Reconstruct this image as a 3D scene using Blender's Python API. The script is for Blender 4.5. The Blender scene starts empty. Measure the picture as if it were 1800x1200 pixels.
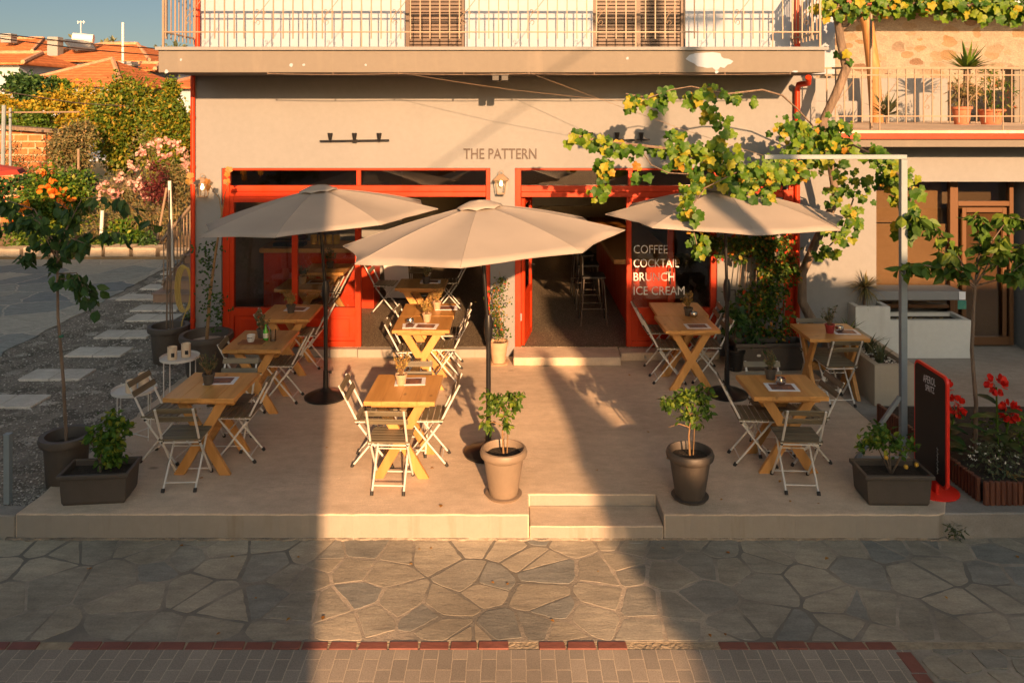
import bpy, bmesh, math, random
from mathutils import Vector, Matrix, noise
PI = math.pi
R = math.radians
rnd = random.Random(7)
scene = bpy.context.scene
col = scene.collection
CAMZ, HOR, F = 3.47, 185.0, 1400.0

def G(px, py, z=0.0):
    """ground point seen at a photo position, for a height z"""
    s = (py - HOR) / (CAMZ - z)
    return ((px - 900) / s, F / s)

def P(px, py, Y):
    s = F / Y
    return Vector(((px - 900) / s, Y, CAMZ - (py - HOR) / s))

# ------------------------------------------------------------------ mesh builder
class MB:
    def __init__(self):
        self.v = []; self.f = []; self.m = []
    def add(self, vs, fs, mi=0):
        o = len(self.v)
        self.v.extend([tuple(p) for p in vs])
        for q in fs:
            self.f.append(tuple(i + o for i in q)); self.m.append(mi)
        return self
    def box(self, x0, x1, y0, y1, z0, z1, mi=0):
        vs = [(x0,y0,z0),(x1,y0,z0),(x1,y1,z0),(x0,y1,z0),(x0,y0,z1),(x1,y0,z1),(x1,y1,z1),(x0,y1,z1)]
        fs = [(0,3,2,1),(4,5,6,7),(0,1,5,4),(1,2,6,5),(2,3,7,6),(3,0,4,7)]
        return self.add(vs, fs, mi)
    def bar(self, p0, p1, w, h, up=(0,0,1), mi=0):
        """rectangular bar between points; w sideways, h along up"""
        p0 = Vector(p0); p1 = Vector(p1); d = (p1 - p0).normalized()
        u = Vector(up); s = d.cross(u).normalized(); u = s.cross(d).normalized()
        a = s * (w/2); b = u * (h/2)
        vs = [p0-a-b, p0+a-b, p0+a+b, p0-a+b, p1-a-b, p1+a-b, p1+a+b, p1-a+b]
        fs = [(0,1,2,3),(7,6,5,4),(0,4,5,1),(1,5,6,2),(2,6,7,3),(3,7,4,0)]
        return self.add(vs, fs, mi)
    def tube(self, pts, rad, n=8, cap=True, mi=0):
        pts = [Vector(p) for p in pts]
        rads = rad if isinstance(rad, (list, tuple)) else [rad]*len(pts)
        vs = []; fs = []
        ref = Vector((0.13, 0.27, 0.95)).normalized()
        for i, p in enumerate(pts):
            if i == 0: d = pts[1]-p
            elif i == len(pts)-1: d = p-pts[i-1]
            else: d = pts[i+1]-pts[i-1]
            d = d.normalized()
            if i == 0:
                s = d.cross(ref)
                if s.length < 0.05: s = d.cross(Vector((1,0,0)))
            else:
                s = s - d*s.dot(d)
                if s.length < 1e-5: s = d.cross(ref)
            s = s.normalized(); t = d.cross(s)
            for k in range(n):
                a = 2*PI*k/n
                vs.append(p + (s*math.cos(a) + t*math.sin(a))*rads[i])
        for i in range(len(pts)-1):
            for k in range(n):
                k2 = (k+1) % n
                fs.append((i*n+k, i*n+k2, (i+1)*n+k2, (i+1)*n+k))
        if cap:
            fs.append(tuple(reversed(range(n))))
            fs.append(tuple(range((len(pts)-1)*n, len(pts)*n)))
        return self.add(vs, fs, mi)
    def lathe(self, prof, c=(0,0,0), n=24, mi=0, sx=1, sy=1):
        vs = []; fs = []
        for r, z in prof:
            for k in range(n):
                a = 2*PI*k/n
                vs.append((c[0]+max(r,1e-4)*math.cos(a)*sx, c[1]+max(r,1e-4)*math.sin(a)*sy, c[2]+z))
        for i in range(len(prof)-1):
            for k in range(n):
                k2 = (k+1) % n
                fs.append((i*n+k, i*n+k2, (i+1)*n+k2, (i+1)*n+k))
        return self.add(vs, fs, mi)
    def prism(self, pts, z0, z1, mi=0, mside=None):
        n = len(pts)
        vs = [(x,y,z0) for x,y in pts] + [(x,y,z1) for x,y in pts]
        self.add(vs, [tuple(range(n, 2*n)), tuple(reversed(range(n)))], mi)
        o = len(self.v) - 2*n
        for i in range(n):
            j = (i+1) % n
            self.f.append((o+i, o+j, o+n+j, o+n+i)); self.m.append(mi if mside is None else mside)
        return self
    def wallprism(self, pts, y0, y1, mi=0):
        """outline in x,z extruded along y"""
        n = len(pts)
        vs = [(x,y0,z) for x,z in pts] + [(x,y1,z) for x,z in pts]
        fs = [tuple(range(n)), tuple(reversed(range(n,2*n)))]
        for i in range(n):
            j = (i+1) % n
            fs.append((j, i, n+i, n+j))
        return self.add(vs, fs, mi)
    def build(self, name, mats, parent=None, smooth=False, bevel=0, seg=1, loc=None, rotz=None):
        me = bpy.data.meshes.new(name)
        me.from_pydata(self.v, [], self.f)
        if not isinstance(mats, (list, tuple)): mats = [mats]
        for m in mats: me.materials.append(m)
        if len(mats) > 1: me.polygons.foreach_set('material_index', self.m)
        if bevel:
            bm = bmesh.new(); bm.from_mesh(me)
            es = [e for e in bm.edges if len(e.link_faces) == 2 and e.calc_face_angle(0) > 0.5]
            bmesh.ops.bevel(bm, geom=es, offset=bevel, segments=seg, affect='EDGES', profile=0.6)
            bm.to_mesh(me); bm.free()
        if smooth:
            me.polygons.foreach_set('use_smooth', [True]*len(me.polygons))
            try: me.set_sharp_from_angle(angle=R(40))
            except Exception: pass
        me.update()
        o = bpy.data.objects.new(name, me); col.objects.link(o)
        if parent is not None: o.parent = parent
        if loc is not None: o.location = loc
        if rotz is not None: o.rotation_euler = (0,0,rotz)
        return o

def tag(o, label=None, cat=None, group=None, kind=None):
    if label: o['label'] = label
    if cat: o['category'] = cat
    if group: o['group'] = group
    if kind: o['kind'] = kind
    return o
def thing(name, label, cat, loc=(0,0,0), rotz=0, group=None):
    o = bpy.data.objects.new(name, None); col.objects.link(o)
    o.empty_display_size = 0.1
    o.location = loc; o.rotation_euler = (0,0,rotz)
    return tag(o, label, cat, group)
CH = {}
def kids(o):
    return [c for c in bpy.data.objects if c.parent == o]
def copy_tree(root, loc=None, rotz=None, label=None, group=None, scale=None):
    def rec(o, parent):
        c = o.copy(); col.objects.link(c)
        if parent is not None:
            c.parent = parent; c.matrix_parent_inverse = o.matrix_parent_inverse
        ks = CH.get(o.name)
        if ks is None: ks = CH[o.name] = kids(o)
        for k in ks: rec(k, c)
        return c
    c = rec(root, None)
    if loc is not None: c.location = loc
    if rotz is not None: c.rotation_euler = (root.rotation_euler[0], root.rotation_euler[1], rotz)
    if scale is not None: c.scale = scale
    if label: c['label'] = label
    if group: c['group'] = group
    return c

# ------------------------------------------------------------------ materials
def mat(name, c, rough=0.6, metal=0.0, spec=0.5, vary=0.0, vscale=6.0, bump=0.0, bscale=40.0, c2=None, stretch=None, emit=None):
    m = bpy.data.materials.new(name); m.use_nodes = True
    nt = m.node_tree; b = nt.nodes['Principled BSDF']
    b.inputs['Base Color'].default_value = (*c, 1)
    b.inputs['Roughness'].default_value = rough
    b.inputs['Metallic'].default_value = metal
    b.inputs['Specular IOR Level'].default_value = spec
    if emit:
        b.inputs['Emission Color'].default_value = (*emit[0], 1); b.inputs['Emission Strength'].default_value = emit[1]
    tc = nt.nodes.new('ShaderNodeTexCoord'); mp = nt.nodes.new('ShaderNodeMapping')
    nt.links.new(tc.outputs['Object'], mp.inputs[0])
    if stretch: mp.inputs['Scale'].default_value = stretch
    if vary or c2:
        nz = nt.nodes.new('ShaderNodeTexNoise'); nz.inputs['Scale'].default_value = vscale
        nz.inputs['Detail'].default_value = 8; nz.inputs['Roughness'].default_value = 0.65
        nt.links.new(mp.outputs[0], nz.inputs['Vector'])
        r = nt.nodes.new('ShaderNodeValToRGB')
        a = c if c2 else tuple(x*(1-vary) for x in c)
        d = c2 if c2 else tuple(min(1, x*(1+vary)) for x in c)
        r.color_ramp.elements[0].color = (*a, 1); r.color_ramp.elements[0].position = 0.32
        r.color_ramp.elements[1].color = (*d, 1); r.color_ramp.elements[1].position = 0.68
        nt.links.new(nz.outputs['Fac'], r.inputs[0]); nt.links.new(r.outputs[0], b.inputs['Base Color'])
    if bump:
        n2 = nt.nodes.new('ShaderNodeTexNoise'); n2.inputs['Scale'].default_value = bscale; n2.inputs['Detail'].default_value = 6
        nt.links.new(mp.outputs[0], n2.inputs['Vector'])
        bp = nt.nodes.new('ShaderNodeBump'); bp.inputs['Strength'].default_value = bump; bp.inputs['Distance'].default_value = 0.02
        nt.links.new(n2.outputs['Fac'], bp.inputs['Height']); nt.links.new(bp.outputs[0], b.inputs['Normal'])
    return m

class NT:
    """small node helper"""
    def __init__(self, name):
        self.m = bpy.data.materials.new(name); self.m.use_nodes = True
        self.t = self.m.node_tree; self.b = self.t.nodes['Principled BSDF']
        tc = self.n('TexCoord'); self.co = tc.outputs['Object']
    def n(self, ty, **kw):
        x = self.t.nodes.new('ShaderNode' + ty)
        for k, v in kw.items(): setattr(x, k, v)
        return x
    def l(self, a, b): self.t.links.new(a, b)
    def map(self, scale=(1,1,1), rot=(0,0,0), loc=(0,0,0), src=None):
        x = self.n('Mapping'); x.inputs['Scale'].default_value = scale; x.inputs['Rotation'].default_value = rot; x.inputs['Location'].default_value = loc
        self.l(src or self.co, x.inputs[0]); return x.outputs[0]
    def noise(self, scale, detail=6, rough=0.6, src=None):
        x = self.n('TexNoise'); x.inputs['Scale'].default_value = scale; x.inputs['Detail'].default_value = detail; x.inputs['Roughness'].default_value = rough
        self.l(src or self.co, x.inputs['Vector']); return x
    def ramp(self, fac, stops, interp='LINEAR'):
        x = self.n('ValToRGB'); cr = x.color_ramp; cr.interpolation = interp
        while len(cr.elements) < len(stops): cr.elements.new(0.5)
        for e, (p, c) in zip(cr.elements, stops):
            e.position = p; e.color = (*c, 1) if len(c) == 3 else c
        self.l(fac, x.inputs[0]); return x.outputs[0]
    def mix(self, fac, a, b, mode='MIX'):
        x = self.n('Mix', data_type='RGBA', blend_type=mode)
        for s, k in ((fac, 0), (a, 6), (b, 7)):
            if isinstance(s, (int, float)): x.inputs[k].default_value = s
            elif isinstance(s, tuple): x.inputs[k].default_value = (*s, 1)
            else: self.l(s, x.inputs[k])
        return x.outputs[2]
    def math(self, op, a, b=None):
        x = self.n('Math', operation=op)
        for s, k in ((a, 0), (b, 1)):
            if s is None: continue
            if isinstance(s, (int, float)): x.inputs[k].default_value = s
            else: self.l(s, x.inputs[k])
        return x.outputs[0]
    def bump(self, h, strength=0.5, dist=0.02, prev=None):
        x = self.n('Bump'); x.inputs['Strength'].default_value = strength; x.inputs['Distance'].default_value = dist
        self.l(h, x.inputs['Height'])
        if prev is not None: self.l(prev, x.inputs['Normal'])
        self.l(x.outputs[0], self.b.inputs['Normal']); return x.outputs[0]
    def out(self, c, rough=0.8, spec=0.3):
        if isinstance(c, tuple): self.b.inputs['Base Color'].default_value = (*c, 1)
        else: self.l(c, self.b.inputs['Base Color'])
        if isinstance(rough, float): self.b.inputs['Roughness'].default_value = rough
        else: self.l(rough, self.b.inputs['Roughness'])
        self.b.inputs['Specular IOR Level'].default_value = spec
        return self.m

def m_plaster(name, c, stain=0.12, dark=(0.3,0.25,0.2), bump=0.25):
    t = NT(name)
    a = t.noise(0.9, 8, 0.6); b = t.noise(14, 6, 0.7)
    st = t.noise(1.3, 7, 0.65, t.map((3.5, 3.5, 0.35)))
    base = t.ramp(a.outputs['Fac'], [(0.3, tuple(x*0.965 for x in c)), (0.7, tuple(min(1,x*1.03) for x in c))])
    f = t.ramp(st.outputs['Fac'], [(0.55, (0,0,0)), (0.78, (stain*1.8,)*3)])
    base = t.mix(f, base, dark)
    f2 = t.ramp(b.outputs['Fac'], [(0.35, (0.96,0.96,0.96)), (0.65, (1.02,1.02,1.02))])
    base = t.mix(1.0, base, f2, 'MULTIPLY')
    n3 = t.noise(60, 5, 0.6)
    t.bump(n3.outputs['Fac'], bump*0.7, 0.004, t.bump(a.outputs['Fac'], 0.2, 0.03))
    return t.out(base, 0.85, 0.2)

def m_wood(name, c1, c2, axis=1, rough=0.5):
    t = NT(name)
    sc = [18, 18, 18]; sc[axis] = 1.2
    oi = t.n('ObjectInfo'); sh_v = t.n('VectorMath', operation='MULTIPLY_ADD'); cmb = t.n('CombineXYZ')
    for q in range(3): t.l(oi.outputs['Random'], cmb.inputs[q])
    t.l(cmb.outputs[0], sh_v.inputs[0]); sh_v.inputs[1].default_value = (7,5,9); t.l(t.co, sh_v.inputs[2]); t.co = sh_v.outputs[0]
    g = t.noise(1.0, 9, 0.62, t.map(tuple(sc)))
    g2 = t.noise(0.6, 5, 0.5, t.map((4,4,4)))
    w = t.n('TexWave', wave_type='RINGS'); w.inputs['Scale'].default_value = 1.4; w.inputs['Distortion'].default_value = 6; w.inputs['Detail'].default_value = 3
    sc2 = [5,5,5]; sc2[axis] = 0.5
    t.l(t.map(tuple(sc2)), w.inputs['Vector'])
    base = t.ramp(g.outputs['Fac'], [(0.3, c1), (0.7, c2)])
    base = t.mix(0.35, base, t.ramp(w.outputs['Fac'], [(0.1, tuple(x*0.75 for x in c1)), (0.6, c2)]))
    kn = t.n('TexVoronoi'); kn.inputs['Scale'].default_value = 1.0
    sk = [6,6,6]; sk[axis] = 3.2
    t.l(t.map(tuple(sk)), kn.inputs['Vector'])
    base = t.mix(t.ramp(kn.outputs['Distance'], [(0.04, (0.8,)*3), (0.13, (0,0,0))]), base, tuple(x*0.35 for x in c1))
    base = t.mix(t.ramp(g2.outputs['Fac'], [(0.4,(0,0,0)),(0.75,(0.3,)*3)]), base, tuple(x*0.72 for x in c1))
    base = t.mix(1.0, base, t.ramp(oi.outputs['Random'], [(0,(0.80,0.80,0.82)),(0.5,(1,1,1)),(1,(1.12,1.10,1.06))]), 'MULTIPLY')
    t.bump(g.outputs['Fac'], 0.25, 0.004)
    return t.out(base, rough, 0.4)

def m_leaf(name, stops, rough=0.5, trans=0.35):
    """leaf: colour by island, thin translucent"""
    t = NT(name)
    g = t.n('NewGeometry')
    c = t.ramp(g.outputs['Random Per Island'], stops)
    nz = t.noise(26, 3, 0.5)
    c = t.mix(1.0, c, t.ramp(nz.outputs['Fac'], [(0.3,(0.70,0.76,0.7)),(0.7,(1.28,1.18,1.1))]), 'MULTIPLY')
    t.out(c, rough, 0.35)
    tr = t.n('BsdfTranslucent'); t.l(c, tr.inputs['Color'])
    mx = t.n('MixShader'); mx.inputs[0].default_value = trans
    out = t.t.nodes['Material Output']
    t.l(t.b.outputs[0], mx.inputs[1]); t.l(tr.outputs[0], mx.inputs[2]); t.l(mx.outputs[0], out.inputs[0])
    return t.m

def m_glass(name, tint=(0.95,0.95,0.93), extra=0.01):
    t = NT(name)
    fr = t.n('Fresnel'); fr.inputs['IOR'].default_value = 1.5
    tp = t.n('BsdfTransparent'); tp.inputs[0].default_value = (*tint, 1)
    gl = t.n('BsdfGlossy'); gl.inputs['Roughness'].default_value = 0.0; gl.inputs[0].default_value = (0.95,0.95,0.95,1)
    mx = t.n('MixShader')
    t.l(t.math('ADD', t.math('MULTIPLY', fr.outputs[0], 1.15), extra), mx.inputs[0])
    t.l(tp.outputs[0], mx.inputs[1]); t.l(gl.outputs[0], mx.inputs[2])
    t.l(mx.outputs[0], t.t.nodes['Material Output'].inputs[0])
    t.t.nodes.remove(t.b)
    return t.m

M = {}
M['wall'] = m_plaster('facade_plaster', (0.228,0.230,0.232), stain=0.02)
M['beam'] = m_plaster('band_plaster', (0.18,0.160,0.135), stain=0.15)
M['white'] = m_plaster('white_plaster', (0.33,0.37,0.44), stain=0.05)
M['planter_white'] = m_plaster('planter_plaster', (0.60,0.60,0.57), stain=0.12)
M['planter_tan'] = m_plaster('planter_tan_plaster', (0.42,0.36,0.28), stain=0.1)
M['inner'] = m_plaster('inner_plaster', (0.42,0.38,0.32), stain=0.02)
t = NT('red_enamel'); n1 = t.noise(2.2, 7, 0.7); n2 = t.noise(38, 6, 0.75); n3 = t.noise(5, 8, 0.7, t.map((1,1,0.25)))
c_ = t.ramp(n1.outputs['Fac'], [(0.3,(0.42,0.024,0.002)),(0.7,(0.55,0.040,0.003))])
c_ = t.mix(t.ramp(n3.outputs['Fac'], [(0.58,(0,0,0)),(0.75,(0.35,)*3)]), c_, (0.30,0.03,0.012))
c_ = t.mix(t.ramp(n2.outputs['Fac'], [(0.70,(0,0,0)),(0.74,(0.6,)*3)]), c_, (0.42,0.20,0.12))
t.bump(n1.outputs['Fac'], 0.25, 0.01, t.bump(n3.outputs['Fac'], 0.15, 0.004))
M['red'] = t.out(c_, t.ramp(n3.outputs['Fac'], [(0.3,(0.34,)*3),(0.7,(0.6,)*3)]), 0.35)
M['rail'] = mat('beige_rail_paint', (0.25,0.175,0.115), 0.5, vary=0.12, vscale=8)
M['black'] = mat('black_metal', (0.012,0.012,0.013), 0.35)
M['grey_metal'] = mat('grey_blue_paint', (0.22,0.26,0.28), 0.4, vary=0.08)
M['white_metal'] = mat('white_enamel', (0.62,0.605,0.57), 0.4)
M['rubber'] = mat('rubber', (0.02,0.02,0.02), 0.7)
M['slat'] = m_wood('stained_slat', (0.125,0.105,0.07), (0.19,0.16,0.105), axis=0, rough=0.5)
M['pine'] = m_wood('oiled_pine', (0.49,0.235,0.065), (0.62,0.33,0.11), axis=0, rough=0.42)
M['pine_top'] = m_wood('oiled_pine_top', (0.49,0.235,0.065), (0.62,0.33,0.11), axis=1, rough=0.36)
M['pine_leg'] = m_wood('oiled_pine_leg', (0.49,0.235,0.065), (0.62,0.33,0.11), axis=2, rough=0.45)
M['dark_pot'] = mat('brown_plastic', (0.075,0.062,0.052), 0.55, vary=0.12, vscale=5, bump=0.1)
M['tan_pot'] = mat('taupe_plastic', (0.22,0.165,0.12), 0.5, vary=0.1, vscale=5, bump=0.08)
M['terracotta'] = mat('terracotta', (0.42,0.14,0.07), 0.75, vary=0.15, vscale=9, bump=0.15)
M['clay_tan'] = mat('clay_tan', (0.45,0.30,0.19), 0.75, vary=0.1, vscale=12, bump=0.1)
M['soil'] = mat('soil', (0.03,0.022,0.015), 0.95, vary=0.5, vscale=30, bump=1.0, bscale=50)
M['bark'] = mat('bark', (0.17,0.12,0.085), 0.9, vary=0.4, vscale=14, bump=1.0, bscale=30, stretch=(1,1,0.2))
M['twig'] = mat('twig', (0.24,0.14,0.06), 0.8, vary=0.3, vscale=14)
M['steel'] = mat('steel', (0.6,0.6,0.6), 0.22, metal=1.0)
M['paper'] = mat('paper', (0.75,0.76,0.80), 0.6)
M['print'] = mat('dark_print', (0.05,0.05,0.07), 0.5, c2=(0.35,0.14,0.06), vscale=22)
M['canopy'] = None
t = NT('canopy_cloth')
nz = t.noise(1.6, 5, 0.5); nw = t.noise(220, 2, 0.5)
cc = t.ramp(nz.outputs['Fac'], [(0.3,(0.40,0.355,0.315)),(0.7,(0.46,0.405,0.36))])
t.bump(nw.outputs['Fac'], 0.1, 0.001, t.bump(nz.outputs['Fac'], 0.3, 0.03))
t.out(cc, 0.8, 0.15)
tr = t.n('BsdfTranslucent'); t.l(cc, tr.inputs['Color']); mx = t.n('MixShader'); mx.inputs[0].default_value = 0.24
t.l(t.b.outputs[0], mx.inputs[1]); t.l(tr.outputs[0], mx.inputs[2]); t.l(mx.outputs[0], t.t.nodes['Material Output'].inputs[0])
M['canopy'] = t.m
M['glass'] = m_glass('shop_glass')
M['dark_glass'] = m_glass('dusty_glass', (0.75,0.68,0.58), 0.05)
M['grape'] = m_leaf('grape_leaf', [(0.0,(0.025,0.085,0.008)),(0.38,(0.065,0.16,0.012)),(0.72,(0.15,0.25,0.018)),(0.90,(0.28,0.30,0.02)),(0.98,(0.42,0.32,0.025)),(1.0,(0.40,0.18,0.02))], trans=0.42)
M['dryleaf'] = m_leaf('dry_leaf', [(0,(0.45,0.25,0.05)),(1,(0.35,0.13,0.03))], trans=0.4)
M['darkleaf'] = m_leaf('dark_leaf', [(0,(0.018,0.055,0.02)),(0.6,(0.04,0.10,0.025)),(1,(0.08,0.15,0.03))], trans=0.3)
M['midleaf'] = m_leaf('mid_leaf', [(0,(0.04,0.09,0.015)),(0.6,(0.085,0.17,0.022)),(1,(0.20,0.26,0.03))], trans=0.35)
M['bushleaf'] = m_leaf('bush_leaf', [(0,(0.035,0.10,0.012)),(0.7,(0.09,0.19,0.02)),(1,(0.28,0.30,0.03))], trans=0.35)
M['yellowleaf'] = m_leaf('yellow_leaf', [(0,(0.13,0.18,0.02)),(0.5,(0.36,0.30,0.03)),(1,(0.62,0.36,0.03))], trans=0.35)
M['treeleaf'] = m_leaf('tree_leaf', [(0,(0.045,0.11,0.015)),(0.55,(0.14,0.20,0.02)),(0.85,(0.30,0.27,0.025)),(1,(0.42,0.22,0.03))], trans=0.35)
M['oliveleaf'] = m_leaf('olive_leaf', [(0,(0.10,0.12,0.05)),(0.6,(0.20,0.18,0.08)),(1,(0.30,0.19,0.08))], trans=0.25)
M['burgundy'] = m_leaf('burgundy_leaf', [(0,(0.06,0.012,0.015)),(1,(0.16,0.03,0.03))], trans=0.25)
M['climber'] = m_leaf('climber_leaf', [(0,(0.02,0.06,0.01)),(0.6,(0.06,0.13,0.015)),(0.86,(0.20,0.22,0.03)),(0.93,(0.45,0.22,0.03)),(1,(0.5,0.03,0.02))], trans=0.3)
M['dryherb'] = m_leaf('dry_herb', [(0,(0.25,0.20,0.06)),(0.6,(0.42,0.30,0.09)),(1,(0.5,0.24,0.08))], trans=0.3)
M['greyherb'] = m_leaf('grey_herb', [(0,(0.06,0.09,0.05)),(1,(0.16,0.17,0.09))], trans=0.3)
M['pinkflower'] = m_leaf('pink_petal', [(0,(0.75,0.36,0.36)),(1,(0.85,0.55,0.52))], trans=0.3)
M['orangeflower'] = m_leaf('orange_petal', [(0,(0.75,0.16,0.02)),(1,(0.85,0.30,0.03))], trans=0.3)
M['redflower'] = m_leaf('red_petal', [(0,(0.62,0.01,0.01)),(1,(0.8,0.04,0.02))], trans=0.25)
M['whiteflower'] = m_leaf('white_petal', [(0,(0.7,0.7,0.68)),(1,(0.8,0.8,0.76))], trans=0.2)
M['timber'] = m_wood('timber_post', (0.34,0.15,0.045), (0.48,0.24,0.08), axis=2, rough=0.6)
M['hose'] = mat('yellow_hose', (0.42,0.30,0.08), 0.45)
M['candle'] = mat('wax', (0.72,0.58,0.42), 0.5)
M['tile_brown'] = mat('stair_tile', (0.30,0.19,0.13), 0.55, vary=0.12, vscale=5, bump=0.05)
M['tile_top'] = mat('stair_tread', (0.27,0.19,0.15), 0.5, vary=0.1, vscale=5)
M['shutter'] = mat('brown_shutter', (0.08,0.045,0.028), 0.5, vary=0.1)
M['alu_brown'] = mat('brown_aluminium', (0.15,0.075,0.035), 0.35, metal=0.3)
M['tan_paper'] = mat('tan_paper', (0.25,0.185,0.125), 0.8, vary=0.1, vscale=1.5)
# ================================================================== ground materials
def m_flag(name, scale, edge, dark=2.1, contrast=1.0):
    t = NT(name)
    ns = t.noise(2.2, 4, 0.6)
    wob = t.n('VectorMath', operation='MULTIPLY_ADD')
    t.l(ns.outputs['Color'], wob.inputs[0]); wob.inputs[1].default_value = (0.30,0.30,0); t.l(t.co, wob.inputs[2])
    n2 = t.noise(16, 4, 0.7)
    wob2 = t.n('VectorMath', operation='MULTIPLY_ADD')
    t.l(n2.outputs['Color'], wob2.inputs[0]); wob2.inputs[1].default_value = (0.035,0.035,0); t.l(wob.outputs[0], wob2.inputs[2])
    v = t.n('TexVoronoi', feature='DISTANCE_TO_EDGE', voronoi_dimensions='2D'); v.inputs['Scale'].default_value = scale; v.inputs['Randomness'].default_value = 0.9
    c = t.n('TexVoronoi', feature='F1', voronoi_dimensions='2D'); c.inputs['Scale'].default_value = scale; c.inputs['Randomness'].default_value = 0.9
    for q in (v, c): t.l(wob2.outputs[0], q.inputs['Vector'])
    sep = t.n('SeparateColor'); t.l(c.outputs['Color'], sep.inputs[0])
    stone = t.ramp(sep.outputs[0], [(0.0,(0.085*dark,0.095*dark,0.10*dark)),(0.35,(0.13*dark,0.135*dark,0.125*dark)),(0.7,(0.17*dark,0.16*dark,0.135*dark)),(1.0,(0.20*dark,0.19*dark,0.165*dark))])
    fine = t.noise(45, 8, 0.7); lay = t.noise(5, 9, 0.72, t.map((1,3.5,1),(0,0,0.5)))
    stone = t.mix(1.0, stone, t.ramp(lay.outputs['Fac'], [(0.3,(0.68,)*3),(0.7,(1.25,)*3)]), 'MULTIPLY')
    stone = t.mix(1.0, stone, t.ramp(fine.outputs['Fac'], [(0.3,(0.82,)*3),(0.7,(1.15,)*3)]), 'MULTIPLY')
    mort = t.ramp(fine.outputs['Fac'], [(0.3,(0.42,0.38,0.33)),(0.7,(0.60,0.54,0.46))])
    ew = t.noise(1.4, 3, 0.6)
    e2 = t.math('SUBTRACT', v.outputs['Distance'], t.math('MULTIPLY', t.math('SUBTRACT', ew.outputs['Fac'], 0.42), edge*1.6))
    f = t.ramp(e2, [(edge*0.75,(1,1,1)),(edge*1.05,(0,0,0))])
    # grime hides joints in places
    gr = t.noise(0.8, 6, 0.6)
    f = t.mix(1.0, f, t.ramp(gr.outputs['Fac'], [(0.35,(0.35*contrast+0.15,)*3),(0.6,(1,)*3)]), 'MULTIPLY')
    base = t.mix(f, stone, mort)
    sp = t.n('TexVoronoi'); sp.inputs['Scale'].default_value = 22
    base = t.mix(t.ramp(sp.outputs['Distance'], [(0.05,(0.5,)*3),(0.09,(0,0,0))]), base, (0.5,0.47,0.42))
    h = t.math('ADD', t.math('MULTIPLY', t.ramp(e2, [(edge*0.6,(0,0,0)),(edge*1.3,(1,1,1))]), 1.0), t.math('MULTIPLY', lay.outputs['Fac'], 0.6))
    t.bump(fine.outputs['Fac'], 0.35, 0.006, t.bump(h, 0.8, 0.012))
    return t.out(base, 0.75, 0.3)

def m_brickpave(name):
    t = NT(name)
    br = t.n('TexBrick'); br.offset = 0.5; br.squash = 1
    ns = t.noise(9, 3, 0.6); wob = t.n('VectorMath', operation='MULTIPLY_ADD')
    t.l(ns.outputs['Color'], wob.inputs[0]); wob.inputs[1].default_value = (0.010,0.010,0)
    t.l(t.map((1,1,1),(0,0,R(90))), wob.inputs[2]); t.l(wob.outputs[0], br.inputs['Vector'])
    br.inputs['Color1'].default_value = (0.30,0.265,0.225,1); br.inputs['Color2'].default_value = (0.40,0.345,0.285,1); br.inputs['Mortar'].default_value = (0.55,0.46,0.36,1)
    br.inputs['Scale'].default_value = 1.0; br.inputs['Brick Width'].default_value = 0.2; br.inputs['Row Height'].default_value = 0.098; br.inputs['Mortar Size'].default_value = 0.0045; br.inputs['Mortar Smooth'].default_value = 0.3; br.inputs['Bias'].default_value = -0.1
    f = t.noise(120, 5, 0.75); g = t.noise(1.1, 5, 0.6)
    base = t.mix(1.0, br.outputs['Color'], t.ramp(f.outputs['Fac'], [(0.3,(0.7,)*3),(0.7,(1.25,)*3)]), 'MULTIPLY')
    base = t.mix(1.0, base, t.ramp(g.outputs['Fac'], [(0.3,(0.75,)*3),(0.7,(1.08,)*3)]), 'MULTIPLY')
    t.bump(f.outputs['Fac'], 0.3, 0.004, t.bump(t.math('SUBTRACT', 1.0, br.outputs['Fac']), 0.7, 0.006))
    return t.out(base, 0.8, 0.25)

def m_concrete(name, c, warm=1.0):
    t = NT(name)
    a = t.noise(0.55, 8, 0.62); st = t.noise(1.6, 9, 0.7, t.map((0.8,3.2,1),(0,0,R(8)))); f = t.noise(70, 6, 0.7)
    base = t.ramp(a.outputs['Fac'], [(0.28, tuple(x*0.70 for x in c)), (0.72, tuple(x*1.15 for x in c))])
    base = t.mix(1.0, base, t.ramp(st.outputs['Fac'], [(0.3,(0.90,0.89,0.88)),(0.7,(1.06,1.06,1.06))]), 'MULTIPLY')
    base = t.mix(1.0, base, t.ramp(f.outputs['Fac'], [(0.3,(0.84,)*3),(0.7,(1.09,)*3)]), 'MULTIPLY')
    md = t.noise(9, 8, 0.7, t.map((0.8,1.1,1))); base = t.mix(1.0, base, t.ramp(md.outputs['Fac'], [(0.32,(0.86,0.85,0.83)),(0.68,(1.08,)*3)]), 'MULTIPLY')
    # pale scratches
    sc = t.noise(3.2, 10, 0.75, t.map((1.2,7.0,1),(0,0,R(-6)))); msk = t.noise(1.2, 3, 0.5)
    fs = t.mix(1.0, t.ramp(sc.outputs['Fac'], [(0.493,(0,0,0)),(0.504,(0.75,)*3),(0.515,(0,0,0))]), t.ramp(msk.outputs['Fac'], [(0.52,(0,0,0)),(0.6,(1,)*3)]), 'MULTIPLY')
    base = t.mix(fs, base, tuple(min(1, x*1.45) for x in c))
    dk = t.n('TexVoronoi'); dk.inputs['Scale'].default_value = 5.5
    base = t.mix(t.ramp(dk.outputs['Distance'], [(0.02,(0.6,)*3),(0.045,(0,0,0))]), base, (0.12,0.10,0.08))
    t.bump(f.outputs['Fac'], 0.3, 0.004, t.bump(st.outputs['Fac'], 0.35, 0.012))
    return t.out(base, t.ramp(a.outputs['Fac'], [(0.3,(0.62,)*3),(0.7,(0.85,)*3)]), 0.3)

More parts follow.
